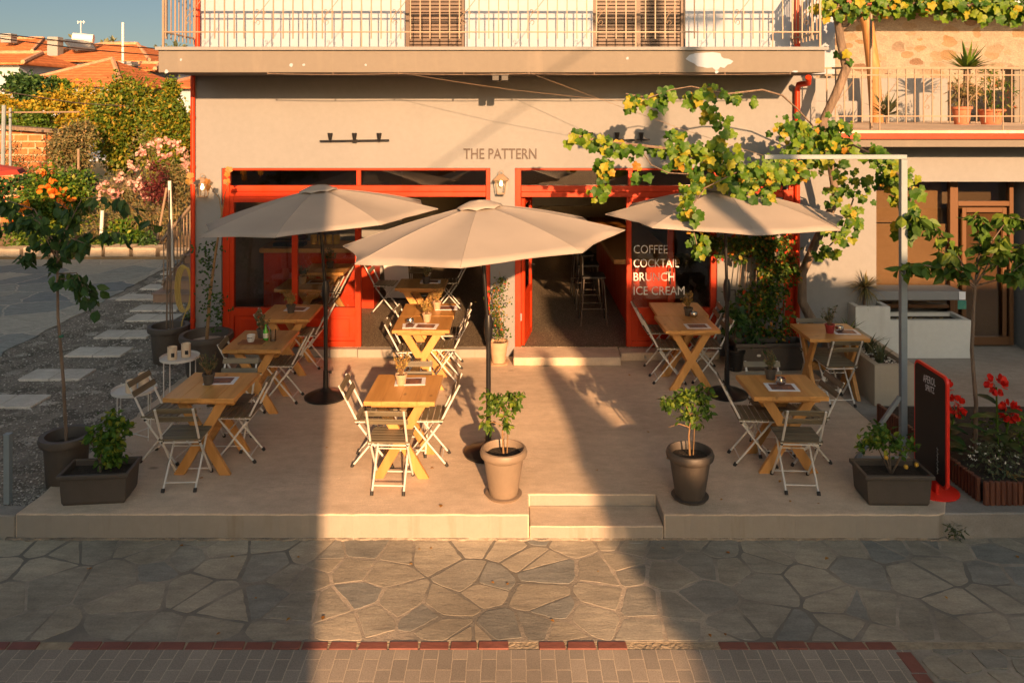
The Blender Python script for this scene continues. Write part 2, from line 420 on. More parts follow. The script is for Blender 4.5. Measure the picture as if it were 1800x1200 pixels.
def m_gravel(name, scale=38, base3=((0.12,0.11,0.095),(0.32,0.29,0.25),(0.6,0.57,0.52)), bs=1.0):
    t = NT(name)
    v = t.n('TexVoronoi'); v.inputs['Scale'].default_value = scale
    sep = t.n('SeparateColor'); t.l(v.outputs['Color'], sep.inputs[0])
    base = t.ramp(sep.outputs[1], [(0.0,base3[0]),(0.6,base3[1]),(0.9,base3[1]),(1.0,base3[2])])
    g = t.noise(1.2, 5, 0.6)
    base = t.mix(1.0, base, t.ramp(g.outputs['Fac'], [(0.3,(0.8,0.77,0.72)),(0.7,(1.1,)*3)]), 'MULTIPLY')
    t.bump(t.math('SUBTRACT', 1.0, v.outputs['Distance']), bs, 0.02*bs)
    return t.out(base, 0.9 if bs > .5 else 0.45, 0.3)

def m_stone(name, k):
    t = NT(name); g = t.n('NewGeometry')
    base = t.ramp(g.outputs['Random Per Island'], [(0,(0.155*k,0.16*k,0.155*k)),(0.3,(0.205*k,0.19*k,0.162*k)),(0.7,(0.235*k,0.21*k,0.17*k)),(1,(0.265*k,0.235*k,0.19*k))])
    fine = t.noise(55, 8, 0.75); lay = t.noise(4, 10, 0.75, t.map((1,3.2,1),(0,0,0.4))); big = t.noise(1.0, 5, 0.6)
    base = t.mix(1.0, base, t.ramp(lay.outputs['Fac'], [(0.3,(0.72,0.72,0.72)),(0.7,(1.25,1.22,1.15))]), 'MULTIPLY')
    base = t.mix(1.0, base, t.ramp(fine.outputs['Fac'], [(0.3,(0.80,)*3),(0.7,(1.18,)*3)]), 'MULTIPLY')
    base = t.mix(1.0, base, t.ramp(big.outputs['Fac'], [(0.3,(0.62,)*3),(0.65,(1.12,)*3)]), 'MULTIPLY')
    sp = t.n('TexVoronoi'); sp.inputs['Scale'].default_value = 9
    base = t.mix(t.ramp(sp.outputs['Distance'], [(0.03,(0.55,)*3),(0.06,(0,0,0))]), base, (0.6,0.57,0.5))
    t.bump(fine.outputs['Fac'], 0.5, 0.005, t.bump(lay.outputs['Fac'], 0.7, 0.012))
    return t.out(base, 0.72, 0.3)
M['flag'] = m_stone('street_flagstone', 1.65)
t = NT('joint_mortar'); f_ = t.noise(30, 8, 0.75); g_ = t.noise(0.9, 6, 0.6)
c_ = t.mix(t.ramp(g_.outputs['Fac'], [(0.42,(0,0,0)),(0.62,(1,1,1))]), (0.20,0.185,0.16), t.ramp(f_.outputs['Fac'], [(0.3,(0.36,0.31,0.25)),(0.7,(0.54,0.46,0.37))]))
t.bump(f_.outputs['Fac'], 0.9, 0.012); M['mortar'] = t.out(c_, 0.9, 0.2)
M['court'] = m_flag('court_flagstone', 1.2, 0.02, dark=2.4, contrast=0.5)
M['pave'] = m_brickpave('street_paver')
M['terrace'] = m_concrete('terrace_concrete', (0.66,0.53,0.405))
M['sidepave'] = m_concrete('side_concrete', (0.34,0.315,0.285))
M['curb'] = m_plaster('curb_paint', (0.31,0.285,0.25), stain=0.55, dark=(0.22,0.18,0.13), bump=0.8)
M['gravelm'] = m_gravel('gravel_bed', 60, ((0.13,0.12,0.10),(0.27,0.245,0.21),(0.55,0.52,0.47)), 0.6)
t = NT('terrazzo_floor'); a_ = t.noise(55, 4, 0.8); b_ = t.noise(1.0, 5, 0.6)
c_ = t.ramp(a_.outputs['Fac'], [(0.36,(0.05,0.04,0.03)),(0.48,(0.13,0.10,0.07)),(0.60,(0.27,0.22,0.16)),(0.68,(0.6,0.52,0.4))])
c_ = t.mix(1.0, c_, t.ramp(b_.outputs['Fac'], [(0.3,(0.85,)*3),(0.7,(1.1,)*3)]), 'MULTIPLY'); M['interior'] = t.out(c_, 0.5, 0.3)
M['redtile'] = mat('red_border_tile', (0.21,0.075,0.058), 0.6, vary=0.2, vscale=4, bump=0.2)
M['earth'] = mat('dry_earth', (0.26,0.17,0.09), 0.95, vary=0.35, vscale=1.5, bump=0.6, bscale=12)
M['hill'] = mat('dry_hill', (0.20,0.15,0.075), 0.95, c2=(0.34,0.23,0.11), vscale=0.15, bump=0.5, bscale=2)
M['slabstone'] = m_concrete('stepping_stone', (0.66,0.62,0.56))

# ================================================================== setting
def wob(a, b, n, amp, seed):
    r = random.Random(seed); out = []
    for i in range(n+1):
        t_ = i/n; out.append((a[0]+(b[0]-a[0])*t_ + (r.uniform(-amp,amp) if 0 < i < n else 0), a[1]+(b[1]-a[1])*t_ + (r.uniform(-amp,amp) if 0 < i < n else 0)))
    return out
ZS = -0.217
o = MB().box(-160,160,-80,420,-0.9,-0.28).build('ground', M['earth']); tag(o, kind='structure')
o = MB().box(-40,40,5.48,9.0,-0.27,ZS-0.0014).build('pavement_mortar', M['mortar']); tag(o, kind='structure')
def voronoi_stones(x0, x1, y0, y1, cell, seed, zt, gap=(0.012,0.03)):
    r = random.Random(seed); pts = []
    nx_, ny_ = int((x1-x0)/cell), max(1, int((y1-y0)/cell))
    for i in range(-2, nx_+3):
        for j in range(-2, ny_+3):
            if r.random() < 0.14: continue
            pts.append((x0+(i+.5+r.uniform(-.46,.46))*(x1-x0)/nx_, y0+(j+.5+r.uniform(-.46,.46))*(y1-y0)/ny_))
            if r.random() < 0.12: pts.append((pts[-1][0]+r.uniform(.3,.5)*cell, pts[-1][1]+r.uniform(-.4,.4)*cell))
    mb = MB()
    for p in pts:
        if not (x0-.1 < p[0] < x1+.1 and y0-.1 < p[1] < y1+.1): continue
        poly = [(max(x0,p[0]-1.2),max(y0,p[1]-1.2)),(min(x1,p[0]+1.2),max(y0,p[1]-1.2)),(min(x1,p[0]+1.2),min(y1,p[1]+1.2)),(max(x0,p[0]-1.2),min(y1,p[1]+1.2))]
        for q in pts:
            if q is p: continue
            dx, dy = q[0]-p[0], q[1]-p[1]; d = math.hypot(dx, dy)
            if d > 2.4 or d < 1e-6: continue
            g = d/2 - (gap[0]+(gap[1]-gap[0])*abs(noise.noise(Vector(((p[0]+q[0])*1.7,(p[1]+q[1])*1.7,seed)))))*0.8
            nxv, nyv = dx/d, dy/d; out = []
            for k in range(len(poly)):
                a, b = poly[k], poly[(k+1)%len(poly)]
                da = (a[0]-p[0])*nxv+(a[1]-p[1])*nyv-g; db = (b[0]-p[0])*nxv+(b[1]-p[1])*nyv-g
                if da <= 0: out.append(a)
                if (da < 0) != (db < 0) and abs(da-db) > 1e-9:
                    t_ = da/(da-db); out.append((a[0]+(b[0]-a[0])*t_, a[1]+(b[1]-a[1])*t_))
            poly = out
            if len(poly) < 3: break
        if len(poly) < 3: continue
        ar = abs(sum(poly[k][0]*poly[(k+1)%len(poly)][1]-poly[(k+1)%len(poly)][0]*poly[k][1] for k in range(len(poly))))/2
        if ar < 0.006: continue
        ring = []
        for k in range(len(poly)):
            a, b = poly[k], poly[(k+1)%len(poly)]; L = math.dist(a, b); n_ = max(1, int(L/0.035))
            for m_ in range(n_):
                t_ = m_/n_; x, y = a[0]+(b[0]-a[0])*t_, a[1]+(b[1]-a[1])*t_
                nv = noise.noise(Vector((x*9,y*9,seed*3.1)))*0.012 + noise.noise(Vector((x*40,y*40,5)))*0.005
                cx, cy = p[0]-x, p[1]-y; cl_ = math.hypot(cx,cy)+1e-6
                rd = 0.006 if (m_ == 0) else 0.0
                ring.append((x+cx/cl_*(nv+rd+.004), y+cy/cl_*(nv+rd+.004)))
        tx, ty, h0 = r.uniform(-.002,.002), r.uniform(-.002,.002), r.uniform(-.0003,.0016)
        n_ = len(ring); vs = []
        for (sc, z) in ((1.0,-0.02),(1.0,-0.0010),(0.990,0.0)):
            for (x, y) in ring:
                X_, Y_ = p[0]+(x-p[0])*sc, p[1]+(y-p[1])*sc
                vs.append((X_, Y_, zt+z+h0+(X_-p[0])*tx+(Y_-p[1])*ty))
        fs = [tuple(range(2*n_,3*n_))]
        for l_ in range(2):
            for k in range(n_): fs.append((l_*n_+k, l_*n_+(k+1)%n_, (l_+1)*n_+(k+1)%n_, (l_+1)*n_+k))
        mb.add(vs, fs)
    return mb
o = voronoi_stones(-8.0, 8.0, 5.49, 6.80, 0.275, 3, ZS, (0.008,0.026)).build('flagstone_pavement', M['flag']); tag(o, kind='structure')
o = MB().box(-40,40,-3.4,5.40,-0.27,ZS-0.001).build('street', M['pave']); tag(o, kind='structure')
# red border tiles, one strip with gaps patched by mortar
mb = MB().box(-40,40,5.40,5.48,-0.27,ZS-0.004)
o = mb.build('border_mortar', mat('border_mortar', (0.36,0.29,0.2), 0.9, vary=0.25, vscale=10, bump=0.8)); tag(o, kind='structure')
mb = MB()
x = -8.0
while x < 8.0:
    L = rnd.uniform(0.19,0.215)
    if x > -8 and not (-3.25 < x < -3.05 or -0.02 < x < 0.13 or 0.62 < x < 1.3 or 2.62 < x < 3.6):
        h = rnd.uniform(-0.003, 0.004)
        mb.prism([(x+rnd.uniform(0,.006),5.402),(x+L-0.008,5.402),(x+L-rnd.uniform(.008,.02),5.476),(x+rnd.uniform(0,.01),5.476)], -0.25, ZS+0.003+h)
    x += L
y = 5.38
for k in range(8):  # border turning towards the viewer at the right
    mb.prism([(2.60+k*0.004,y-0.2),(2.70,y-0.2),(2.69,y-0.008),(2.59,y-0.008)], -0.25, ZS+0.004); 
    mb.prism([(3.52,y-0.2),(3.62,y-0.2),(3.61,y-0.008),(3.51,y-0.008)], -0.25, ZS+0.004); y -= 0.205
o = mb.build('red_tile_border', M['redtile'], bevel=0.003); tag(o, kind='structure')
o = MB().box(2.702,3.512,-3.4,5.398,-0.26,ZS+0.002).build('crossing_mortar', M['mortar']); tag(o, kind='structure')
o = voronoi_stones(2.71, 3.505, 3.4, 5.39, 0.19, 7, ZS+0.010).build('crossing_path', M['flag']); tag(o, kind='structure')

# terrace with the notch of the step
out = wob((-4.22,6.77),(0.145,6.76),70,0.005,1) + [(0.147,7.11)] + wob((0.15,7.115),(1.285,7.11),10,0.003,2)[1:] + wob((1.29,6.76),(3.62,6.76),40,0.005,3) + wob((3.70,6.80),(3.93,7.2),4,0.004,4) + [(3.93,11.3),(-4.22,11.3)] + wob((-4.22,11.0),(-4.20,7.0),30,0.02,5)[1:]
mb = MB().prism(out, -0.27, 0.0, 0, 1)
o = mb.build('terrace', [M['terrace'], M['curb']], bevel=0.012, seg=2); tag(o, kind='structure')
o = MB().prism(wob((0.15,6.757),(1.285,6.757),14,0.004,8)+[(1.285,7.105),(0.15,7.105)], -0.26, -0.10, 0, 1).build('terrace_step', [M['terrace'], M['curb']], bevel=0.008); tag(o, kind='structure')
# mortar lip along the kerb foot
mb = MB()
r = random.Random(4); pts = []
N = 260
for i in range(N+1):
    x = -4.3+ i*(8.0/N); w = 0.012 + 0.03*abs(noise.noise(Vector((x*6,0,0)))) + 0.012*r.random(); pts.append((x, 6.775-w))
mb.prism(pts+[(3.7,6.80),(-4.3,6.80)], -0.26, ZS+0.016)
o = mb.build('kerb_mortar', mat('kerb_mortar', (0.40,0.34,0.27), 0.9, c2=(0.14,0.12,0.1), vscale=7, bump=0.9)); tag(o, kind='structure')
o = MB().prism(wob((3.66,6.79),(14,6.79),40,0.01,9)+[(14,12.0),(3.935,12.0),(3.935,7.19)], -0.27, -0.006).build('side_pavement', M['sidepave'], bevel=0.012); tag(o, kind='structure')
o = MB().prism([(-14,6.80),(-4.225,6.80),(-4.225,17.4),(-14,17.4)], -0.27, -0.05).build('gravel_bed', M['gravelm']); tag(o, kind='structure')
o = MB().prism(wob((-14,6.9),(-7.2,6.9),10,0.03,11)+wob((-7.05,7.2),(-7.45,17.6),40,0.05,12)+[(-7.4,18.1),(-14,18.1),(-30,18.1),(-30,6.9)], -0.26, -0.035).build('courtyard_paving', M['court']); tag(o, kind='structure')
o = MB().prism(wob((-14,6.78),(-4.23,6.78),20,0.01,13)+wob((-4.23,6.95),(-14,6.98),30,0.03,14), -0.27, -0.02, 0, 1).build('kerb', [M['sidepave'], M['curb']], bevel=0.01); tag(o, kind='structure')
# loose pebbles on the gravel
mb = MB(); r = random.Random(21)
for i in range(26000):
    y = 6.98 + (r.random()**1.8)*9.5; x = r.uniform(-7.2,-4.24)
    if r.random() < 0.03: x = r.uniform(-4.4,-4.15)
    s = r.uniform(0.005,0.013)*(1+0.05*(y-7)); a = r.uniform(0,PI)
    ca, sa = math.cos(a)*s, math.sin(a)*s; z = -0.048
    mb.add([(x+ca*1.3,y+sa*1.3,z+s*.3),(x-sa,y+ca,z+s*.3),(x-ca*1.3,y-sa*1.3,z+s*.3),(x+sa,y-ca,z+s*.3),(x+r.uniform(-.3,.3)*s,y,z+s*r.uniform(.7,1.1))], [(0,1,4),(1,2,4),(2,3,4),(3,0,4)], 0)
t = NT('pebbles'); gi = t.n('NewGeometry')
t.out(t.ramp(gi.outputs['Random Per Island'], [(0,(0.12,0.11,0.10)),(0.55,(0.30,0.27,0.235)),(0.85,(0.42,0.38,0.33)),(0.95,(0.50,0.47,0.43)),(1,(0.75,0.72,0.66))]), 0.85)
o = mb.build('gravel', t.m); tag(o, 'loose grey and white pebbles of the gravel strip', 'gravel', kind='stuff')
# stepping stones
base = None
for k, (px, py) in enumerate([(14,705),(101,658),(175,618),(222,587),(271,558),(278,541),(251,522),(290,504),(318,490),(322,478)]):
    X, Y = G(px, py, -0.03)
    n_ = ['front left stepping slab cut by the photo edge','stepping slab just behind the front-left one on the gravel','third stepping slab counted from the street','fourth stepping slab counted from the street','stepping slab beside the first big round pot','stepping slab just below the bottom stair','stepping slab left of the bottom stair tread','stepping slab left of the second stair','stepping slab left of the third stair','last small stepping slab by the stair railing foot'][k]
    mb = MB().prism(wob((X-0.40,Y-0.2),(X-.005,Y-0.195),6,.007,k)+wob((X-.004,Y+.2),(X-0.39,Y+0.21),6,.007,k+20), -0.06, -0.022).prism(wob((X+.004,Y-0.195),(X+0.39,Y-0.19),6,.007,k+40)+wob((X+0.40,Y+0.2),(X+.005,Y+0.2),6,.007,k+60), -0.06, -0.020)
    o = mb.build('stepping_stone', M['slabstone'], bevel=0.008); tag(o, n_, 'stepping stone', 'stepping stones on the gravel')

# sky, sun, camera
w = bpy.data.worlds.new('World'); scene.world = w; w.use_nodes = True
nt = w.node_tree; bg = nt.nodes['Background']
sky = nt.nodes.new('ShaderNodeTexSky'); sky.sky_type = 'NISHITA'; sky.sun_disc = False
SD = Vector((-0.20, 1.0, -0.295)).normalized()
el = math.asin(-SD.z)
sky.sun_elevation = el; sky.sun_rotation = math.atan2(-SD.x, -SD.y)
sky.air_density = 1.0; sky.dust_density = 0.4; sky.ozone_density = 1.6
hs = nt.nodes.new('ShaderNodeMix'); hs.data_type = 'RGBA'; hs.blend_type = 'MULTIPLY'; hs.inputs[0].default_value = 1.0; hs.inputs[7].default_value = (1.0,0.93,0.84,1)
nt.links.new(sky.outputs[0], hs.inputs[6])
ad = nt.nodes.new('ShaderNodeMix'); ad.data_type = 'RGBA'; ad.blend_type = 'MIX'; ad.inputs[0].default_value = 0.45   # thin even veil over the clear-sky model
ad.inputs[7].default_value = (1.45,1.72,1.80,1)
nt.links.new(hs.outputs[2], ad.inputs[6]); bg.inputs[1].default_value = 0.085
tcw = nt.nodes.new('ShaderNodeTexCoord'); sx = nt.nodes.new('ShaderNodeSeparateXYZ'); nt.links.new(tcw.outputs['Generated'], sx.inputs[0])
rw_ = nt.nodes.new('ShaderNodeValToRGB'); mr_ = nt.nodes.new('ShaderNodeMapRange'); mr_.inputs[1].default_value = -1; mr_.inputs[2].default_value = 1; nt.links.new(sx.outputs[1], mr_.inputs[0]); nt.links.new(mr_.outputs[0], rw_.inputs[0])   # warm haze glow round the sun, duller opposite it
e_ = rw_.color_ramp.elements; e_[0].position = 0.0; e_[0].color = (7.5,5.6,3.7,1); e_[1].position = 1.0; e_[1].color = (0.44,0.475,0.53,1)
q_ = rw_.color_ramp.elements.new(0.07); q_.color = (4.2,3.3,2.4,1)
q_ = rw_.color_ramp.elements.new(0.2); q_.color = (1.25,1.15,1.0,1)
q_ = rw_.color_ramp.elements.new(0.5); q_.color = (0.27,0.31,0.33,1)
m3 = nt.nodes.new('ShaderNodeMix'); m3.data_type = 'RGBA'; m3.blend_type = 'MULTIPLY'; m3.inputs[0].default_value = 1.0
nt.links.new(ad.outputs[2], m3.inputs[6]); nt.links.new(rw_.outputs[0], m3.inputs[7]); nt.links.new(m3.outputs[2], bg.inputs[0])
sl = bpy.data.lights.new('sun', 'SUN'); sl.energy = 5.0; sl.angle = R(0.6); sl.color = (1.0,0.56,0.27)
so = bpy.data.objects.new('sun', sl); col.objects.link(so); so.rotation_euler = SD.to_track_quat('-Z','Y').to_euler(); so.location = (3,-12,9)
cam = bpy.data.cameras.new('camera'); co = bpy.data.objects.new('camera', cam); col.objects.link(co); scene.camera = co
co.location = (0,0,CAMZ); co.rotation_euler = (R(90),0,0); cam.lens = 28.0; cam.sensor_width = 36; cam.sensor_fit = 'HORIZONTAL'
cam.shift_y = (HOR-600)/1800.0; cam.clip_start = 0.05; cam.clip_end = 2000
scene.view_settings.view_transform = 'Standard'; scene.view_settings.look = 'None'; scene.view_settings.gamma = 1
scene.view_settings.exposure = 1.26
scene.render.engine = 'CYCLES'
scene.cycles.caustics_reflective = False; scene.cycles.caustics_refractive = False
scene.cycles.max_bounces = 8; scene.cycles.transparent_max_bounces = 16

# ================================================================== cafe building
YF = 11.02
cafe = thing('cafe_building', 'beige two storey cafe with red shopfront and long balcony', 'building', (-4.41, YF, 0))
def rel(o, root):   # parent keeping world coordinates
    o.parent = root; o.matrix_parent_inverse = Matrix.Translation(root.location).inverted(); return o
def part(name, mb, m, root, **kw):
    return rel(mb.build(name, m, **kw), root)
def sub(name, mb, m, par, **kw):
    o = mb.build(name, m, **kw); o.parent = par; return o
mb = MB()
mb.box(-4.41,4.2,YF,YF+0.22,2.6,3.876)               # band with the lettering
mb.box(-4.41,-4.02,YF,YF+0.3,0,2.6)
mb.box(-0.30,0.04,YF,YF+0.3,0,2.6)
mb.box(2.84,3.80,YF,YF+0.24,0,2.2)
mb.box(3.80,4.2,YF,YF+0.24,0,2.6)
mb.box(-4.41,-4.19,YF+0.3,18.2,0,3.876)               # left side wall
part('wall', mb, M['wall'], cafe)
mb = MB().box(-4.19,4.2,18.0,18.2,0,3.876).box(4.0,4.2,YF+0.24,18.0,0,3.876).box(-4.19,4.0,YF+0.24,18.0,3.2,3.3)
part('inner_wall', mb, M['inner'], cafe)
part('partition', MB().box(-4.18,-2.0,14.4,14.5,0.125,3.19), M['wall'], cafe)
mb = MB()
xs = [-4.41,-1.48,-0.65,1.12,2.40,4.47]
mb.box(-4.41,4.47,YF+0.10,YF+0.3,6.35,8.0); mb.box(-4.41,-1.48,YF,YF+0.3,3.9,8.0).box(-0.65,1.12,YF,YF+0.3,3.9,8.0).box(2.40,4.47,YF,YF+0.3,3.9,8.0)
mb.box(-4.41,-4.2,YF+0.3,18.2,3.9,8.0).box(4.27,4.47,YF+0.3,18.2,3.9,8.0)
part('upper_wall', mb, M['white'], cafe)
mb = MB().box(-4.8,4.9,YF-0.4,18.6,8.0,8.2); part('roof', mb, M['white'], cafe)
for x0, x1, lb in ((-1.48,-0.65,None),(1.12,2.40,None)):
    mb = MB().box(x0,x1,YF+0.16,YF+0.2,3.9,6.35)
    z = 4.22
    while z < 6.3:
        mb.add([(x0+.05,YF+0.12,z),(x1-.05,YF+0.12,z),(x1-.05,YF+0.155,z+0.045),(x0+.05,YF+0.155,z+0.045)], [(0,1,2,3),(3,2,1,0)]); mb.box(x0+.05,x1-.05,YF+0.105,YF+0.118,z-0.004,z+0.032); z += 0.05
    s = part('shutter', mb, M['shutter'], cafe)
    mb = MB().box(x0,x0+.05,YF+0.07,YF+0.16,3.9,6.35).box(x1-.05,x1,YF+0.07,YF+0.16,3.9,6.35)
    if x1-x0 > 1: mb.box((x0+x1)/2-.03,(x0+x1)/2+.03,YF+0.08,YF+0.155,3.9,6.35)
    f = mb.build('frame', M['shutter']); f.parent = s; 
# balcony
YB = 9.93
mb = MB().box(-4.41,3.90,YB,YF-0.002,3.876,4.15)
bal = part('balcony', mb, M['beam'], cafe, bevel=0.006)
sub('coping', MB().box(-4.44,3.94,YB-0.035,YF-0.003,4.152,4.195), M['wall'], bal, bevel=0.004)
r = random.Random(5)
pp = [(1205,104),(1212,97),(1222,94),(1238,93),(1252,92),(1266,94),(1268,100),(1272,103),(1281,104),(1289,108),(1284,113),(1279,114),(1273,120),(1266,118),(1262,123),(1258,124),(1252,119),(1243,120),(1234,118),(1226,117),(1220,112),(1213,109)]
def patch(pts, Y):
    return [ (P(a,b,Y).x, P(a,b,Y).z) for a,b in pts]
mb = MB().wallprism(patch(pp, YB), YB-0.004, YB+0.002)
for cx, w_, cy in ((1118,10,87.5),(1130,7,88),(1168,7,87),(1310,9,87),(1330,12,87.5),(1345,6,88),(1370,8,88),(1390,10,87.6),(1397,6,126),(292,10,88),(318,3,105),(370,8,85.5),(402,10,86),(425,5,85),(570,14,85.5),(604,6,87.5),(512,4,115),(534,3,114.5),(643,2.5,114.5),(293,4,126),(1103,3,103),(1260,4,127)):
    q = []
    for k in range(9):
        a = 2*PI*k/9; rr = r.uniform(0.5,1)
        q.append((cx+w_*rr*math.cos(a), cy+ (2.1 if w_ > 4 else w_)*rr*math.sin(a)*-1))
    mb.wallprism(patch(q, YB), YB-0.003, YB+0.002)
sub('peeled_patch', mb, M['white'], bal)['label'] = 'white patches where the beige paint has peeled off'
# railing
def scroll(cx, cz, s, y, flip=1):
    """S scroll seen front on, list of points"""
    pts = []
    for k in range(13):
        a = -PI*0.5 - k*PI*1.6/12*1
        rr = 0.035*(1-0.55*k/12)*s
        pts.append((cx+rr*math.cos(a)*flip - 0.0*s, y, cz-0.12*s + rr*math.sin(a) + 0.035*s))
    return pts
def ornament(mb, x, y, z0, w_, up=True):
    # diagonal bar with a curl at each end
    mb.tube([(x-0.030,y,z0+0.015),(x-0.052,y,z0+0.045),(x-0.045,y,z0+0.085),(x-0.01,y,z0+0.135),(x+0.05,y,z0+0.20),(x+0.12,y,z0+0.29),(x+0.17,y,z0+0.37)], 0.0045, 5)
    for cx, cz, rad, s in ((x-0.012,z0+0.035,0.034,1),(x-0.022,z0+0.175,0.026,-1),(x+0.062,z0+0.155,0.024,1)):
        pts = []
        for k in range(12):
            a = -PI/2 + s*k*2*PI*0.8/11; rr = rad*(1-0.6*k/11); pts.append((cx+rr*math.cos(a)*s, y, cz+rr*math.sin(a)))
        mb.tube(pts, 0.004, 4)
def railing(x0, x1, y, zb, zt, zlow, zpost, step=0.1227, every=7, first=2):
    mb = MB()
    mb.box(x0,x1,y-0.012,y+0.012,zb-0.008,zb+0.008); mb.box(x0,x1,y-0.012,y+0.012,zt-0.10,zt-0.084); mb.box(x0-0.01,x1+0.01,y-0.02,y+0.02,zt-0.012,zt+0.012)
    x = x0+0.03; i = 0
    while x < x1:
        mb.box(x-0.007,x+0.007,y-0.0065,y+0.0065,(zpost if i % 14 == 6 else zlow),zt-0.013); 
        if i % every == first: ornament(mb, x+step*0.5, y+0.001, zb+0.09, step)
        x += step; i += 1
    return mb
mb = railing(-4.37,3.86,YB+0.05,4.385,5.06,4.30,4.19)
for sx in (-4.37, 3.86):
    mb.box(sx-.01,sx+.01,YB+0.06,YF,4.377,4.393); mb.box(sx-.01,sx+.01,YB+0.06,YF,4.96,4.976); mb.box(sx-.02,sx+.02,YB+0.06,YF,5.048,5.072)
    y = YB+0.16
    while y < YF: mb.box(sx-.006,sx+.006,y-.007,y+.007,4.30,5.05); y += 0.12
    mb.box(sx-.012,sx+.012,YB+0.04,YB+0.064,4.19,5.04)
sub('railing', mb, M['rail'], bal)
# downpipes
mb = MB().tube([(-4.40,YF-0.04,0.0),(-4.40,YF-0.04,3.875)], 0.032, 10).tube([(-4.33,YF-0.05,4.2),(-4.33,YF-0.05,8.0)],0.035,10)
for z in (0.5, 1.5, 2.62, 3.3): mb.lathe([(0.0,-.02),(0.038,-.02),(0.038,.02),(0,.02)],(-4.40,YF-0.04,z),10)
part('downpipe', mb, M['red'], cafe, smooth=True)
pr = [P(1421,136,10.6),P(1421,146,10.7),P(1404,149,10.85),P(1401,160,YF-0.05),P(1401,300,YF-0.05)]
mb = MB().tube([pr[0],pr[1],pr[2],pr[3],pr[4],(pr[4].x,YF-0.05,0.0)], 0.04, 10).tube([(3.93,YF-0.05,4.2),(3.93,YF-0.05,8.0)],0.04,10)
part('downpipe', mb, M['red'], cafe, smooth=True)
# lettering
def text_mesh(s, width, height, depth, name):
    cu = bpy.data.curves.new(name, 'FONT'); cu.body = s; cu.extrude = depth/2; cu.size = 1; cu.resolution_u = 3
    ob = bpy.data.objects.new(name, cu); col.objects.link(ob)
    bpy.context.view_layer.update()
    dg = bpy.context.evaluated_depsgraph_get()
    me = bpy.data.meshes.new_from_object(ob.evaluated_get(dg)); bpy.data.objects.remove(ob)
    xs_ = [v.co.x for v in me.vertices]; ys_ = [v.co.y for v in me.vertices]
    x0_, x1_, y0_, y1_ = min(xs_), max(xs_), min(ys_), max(ys_)
    for v in me.vertices:
        v.co = Vector(((v.co.x-x0_)/(x1_-x0_)*width, v.co.z, (v.co.y-y0_)/(y1_-y0_)*height))
    me.name = name; return me
def text_obj(s, name, x, z, y, width, height, m, depth=0.02):
    me = text_mesh(s, width, height, depth, name); me.materials.append(m)
    o = bpy.data.objects.new(name, me); col.objects.link(o); o.location = (x, y, z); return o
pa = P(815,279,YF); pb = P(943,261,YF)
o = text_obj('THE PATTERN', 'lettering', pa.x, pa.z, YF-0.012, pb.x-pa.x, pb.z-pa.z, mat('letter_brown', (0.06,0.04,0.035), 0.5)); 
rel(o, cafe); o['label'] = 'dark letters THE PATTERN on the beige band'

# shopfront frames. YG glass plane
YG = YF+0.07
def px2(x): return (x-900)/127.0
def pz(y): return CAMZ-(y-HOR)/127.0
def frame_boxes(mb, items, y0=YF+0.03, y1=YF+0.11):
    for a,b,c,d in items: mb.box(a,b,y0,y1,c,d)
ZT0, ZT1 = 2.2, 2.355
SF = MB()
frame_boxes(SF, [(-4.018,-3.92,0.12,2.598),(-0.36,-0.302,0.12,2.598)])
SF.box(-3.918,-0.362,YF+0.025,YF+0.12,ZT0,2.27).box(-3.918,-0.362,YF+0.035,YF+0.115,2.272,ZT1)
SF.box(-3.918,-0.362,YF+0.03,YF+0.11,2.565,2.598).box(-2.16,-2.10,YF+0.03,YF+0.11,ZT1,2.565)
sf1 = part('window_frame', SF, M['red'], cafe, bevel=0.004); sf1['label'] = 'red frame of the left shopfront bay'
mb = MB().box(-3.918,-2.16,YG-.003,YG+.003,ZT1,2.565).box(-2.10,-0.362,YG-.003,YG+.003,ZT1,2.565)
sub('pane', mb, M['dark_glass'], sf1)
# fixed window left with panel
LW = MB(); frame_boxes(LW, [(-3.918,-3.86,0.12,2.198),(-2.18,-2.10,0.12,2.198),(-3.86,-2.18,0.55,0.66),(-3.86,-2.18,0.12,0.20),(-3.86,-2.18,2.12,2.198)])
LW.box(-3.06,-2.98,YF+0.04,YF+0.10,0.66,2.12).box(-3.86,-2.18,YF+0.055,YF+0.09,0.20,0.55).box(-3.78,-2.26,YF+0.045,YF+0.056,0.25,0.50)
lw = part('window', LW, M['red'], cafe, bevel=0.003); lw['label'] = 'large fixed window with red panel below at left'
sub('pane', MB().box(-3.86,-3.06,YG-.003,YG+.003,0.66,2.12).box(-2.98,-2.18,YG-.003,YG+.003,0.66,2.12), M['glass'], lw)
# right bay
SF = MB()
frame_boxes(SF, [(0.042,0.125,0.12,2.598),(1.59,1.66,0.12,2.198),(2.76,2.838,0.12,2.198)])
SF.box(0.127,3.745,YF-0.015,YF+0.10,ZT0,2.27).box(0.127,3.745,YF-0.005,YF+0.09,2.272,ZT1).box(0.127,3.745,YF+0.03,YF+0.09,2.565,2.598).box(1.61,1.67,YF+0.02,YF+0.085,ZT1,2.565).box(2.80,2.86,YF+0.02,YF+0.085,ZT1,2.565)
SF.box(3.747,3.90,YF-0.03,YF-0.002,0.0,2.3).box(3.82,3.90,YF-0.03,YF-0.002,2.3,2.598)
sf2 = part('window_frame', SF, M['red'], cafe, bevel=0.004); sf2['label'] = 'red frame of the right shopfront bay'
sub('pane', MB().box(0.127,1.61,YG-.003,YG+.003,ZT1,2.565).box(1.67,2.80,YG-.003,YG+.003,ZT1,2.565).box(2.86,3.74,YG-.003,YG+.003,ZT1,2.565), M['dark_glass'], sf2)
RW = MB(); frame_boxes(RW, [(1.662,2.758,0.55,0.66),(1.662,2.758,0.12,0.20),(1.662,2.758,2.12,2.198)])
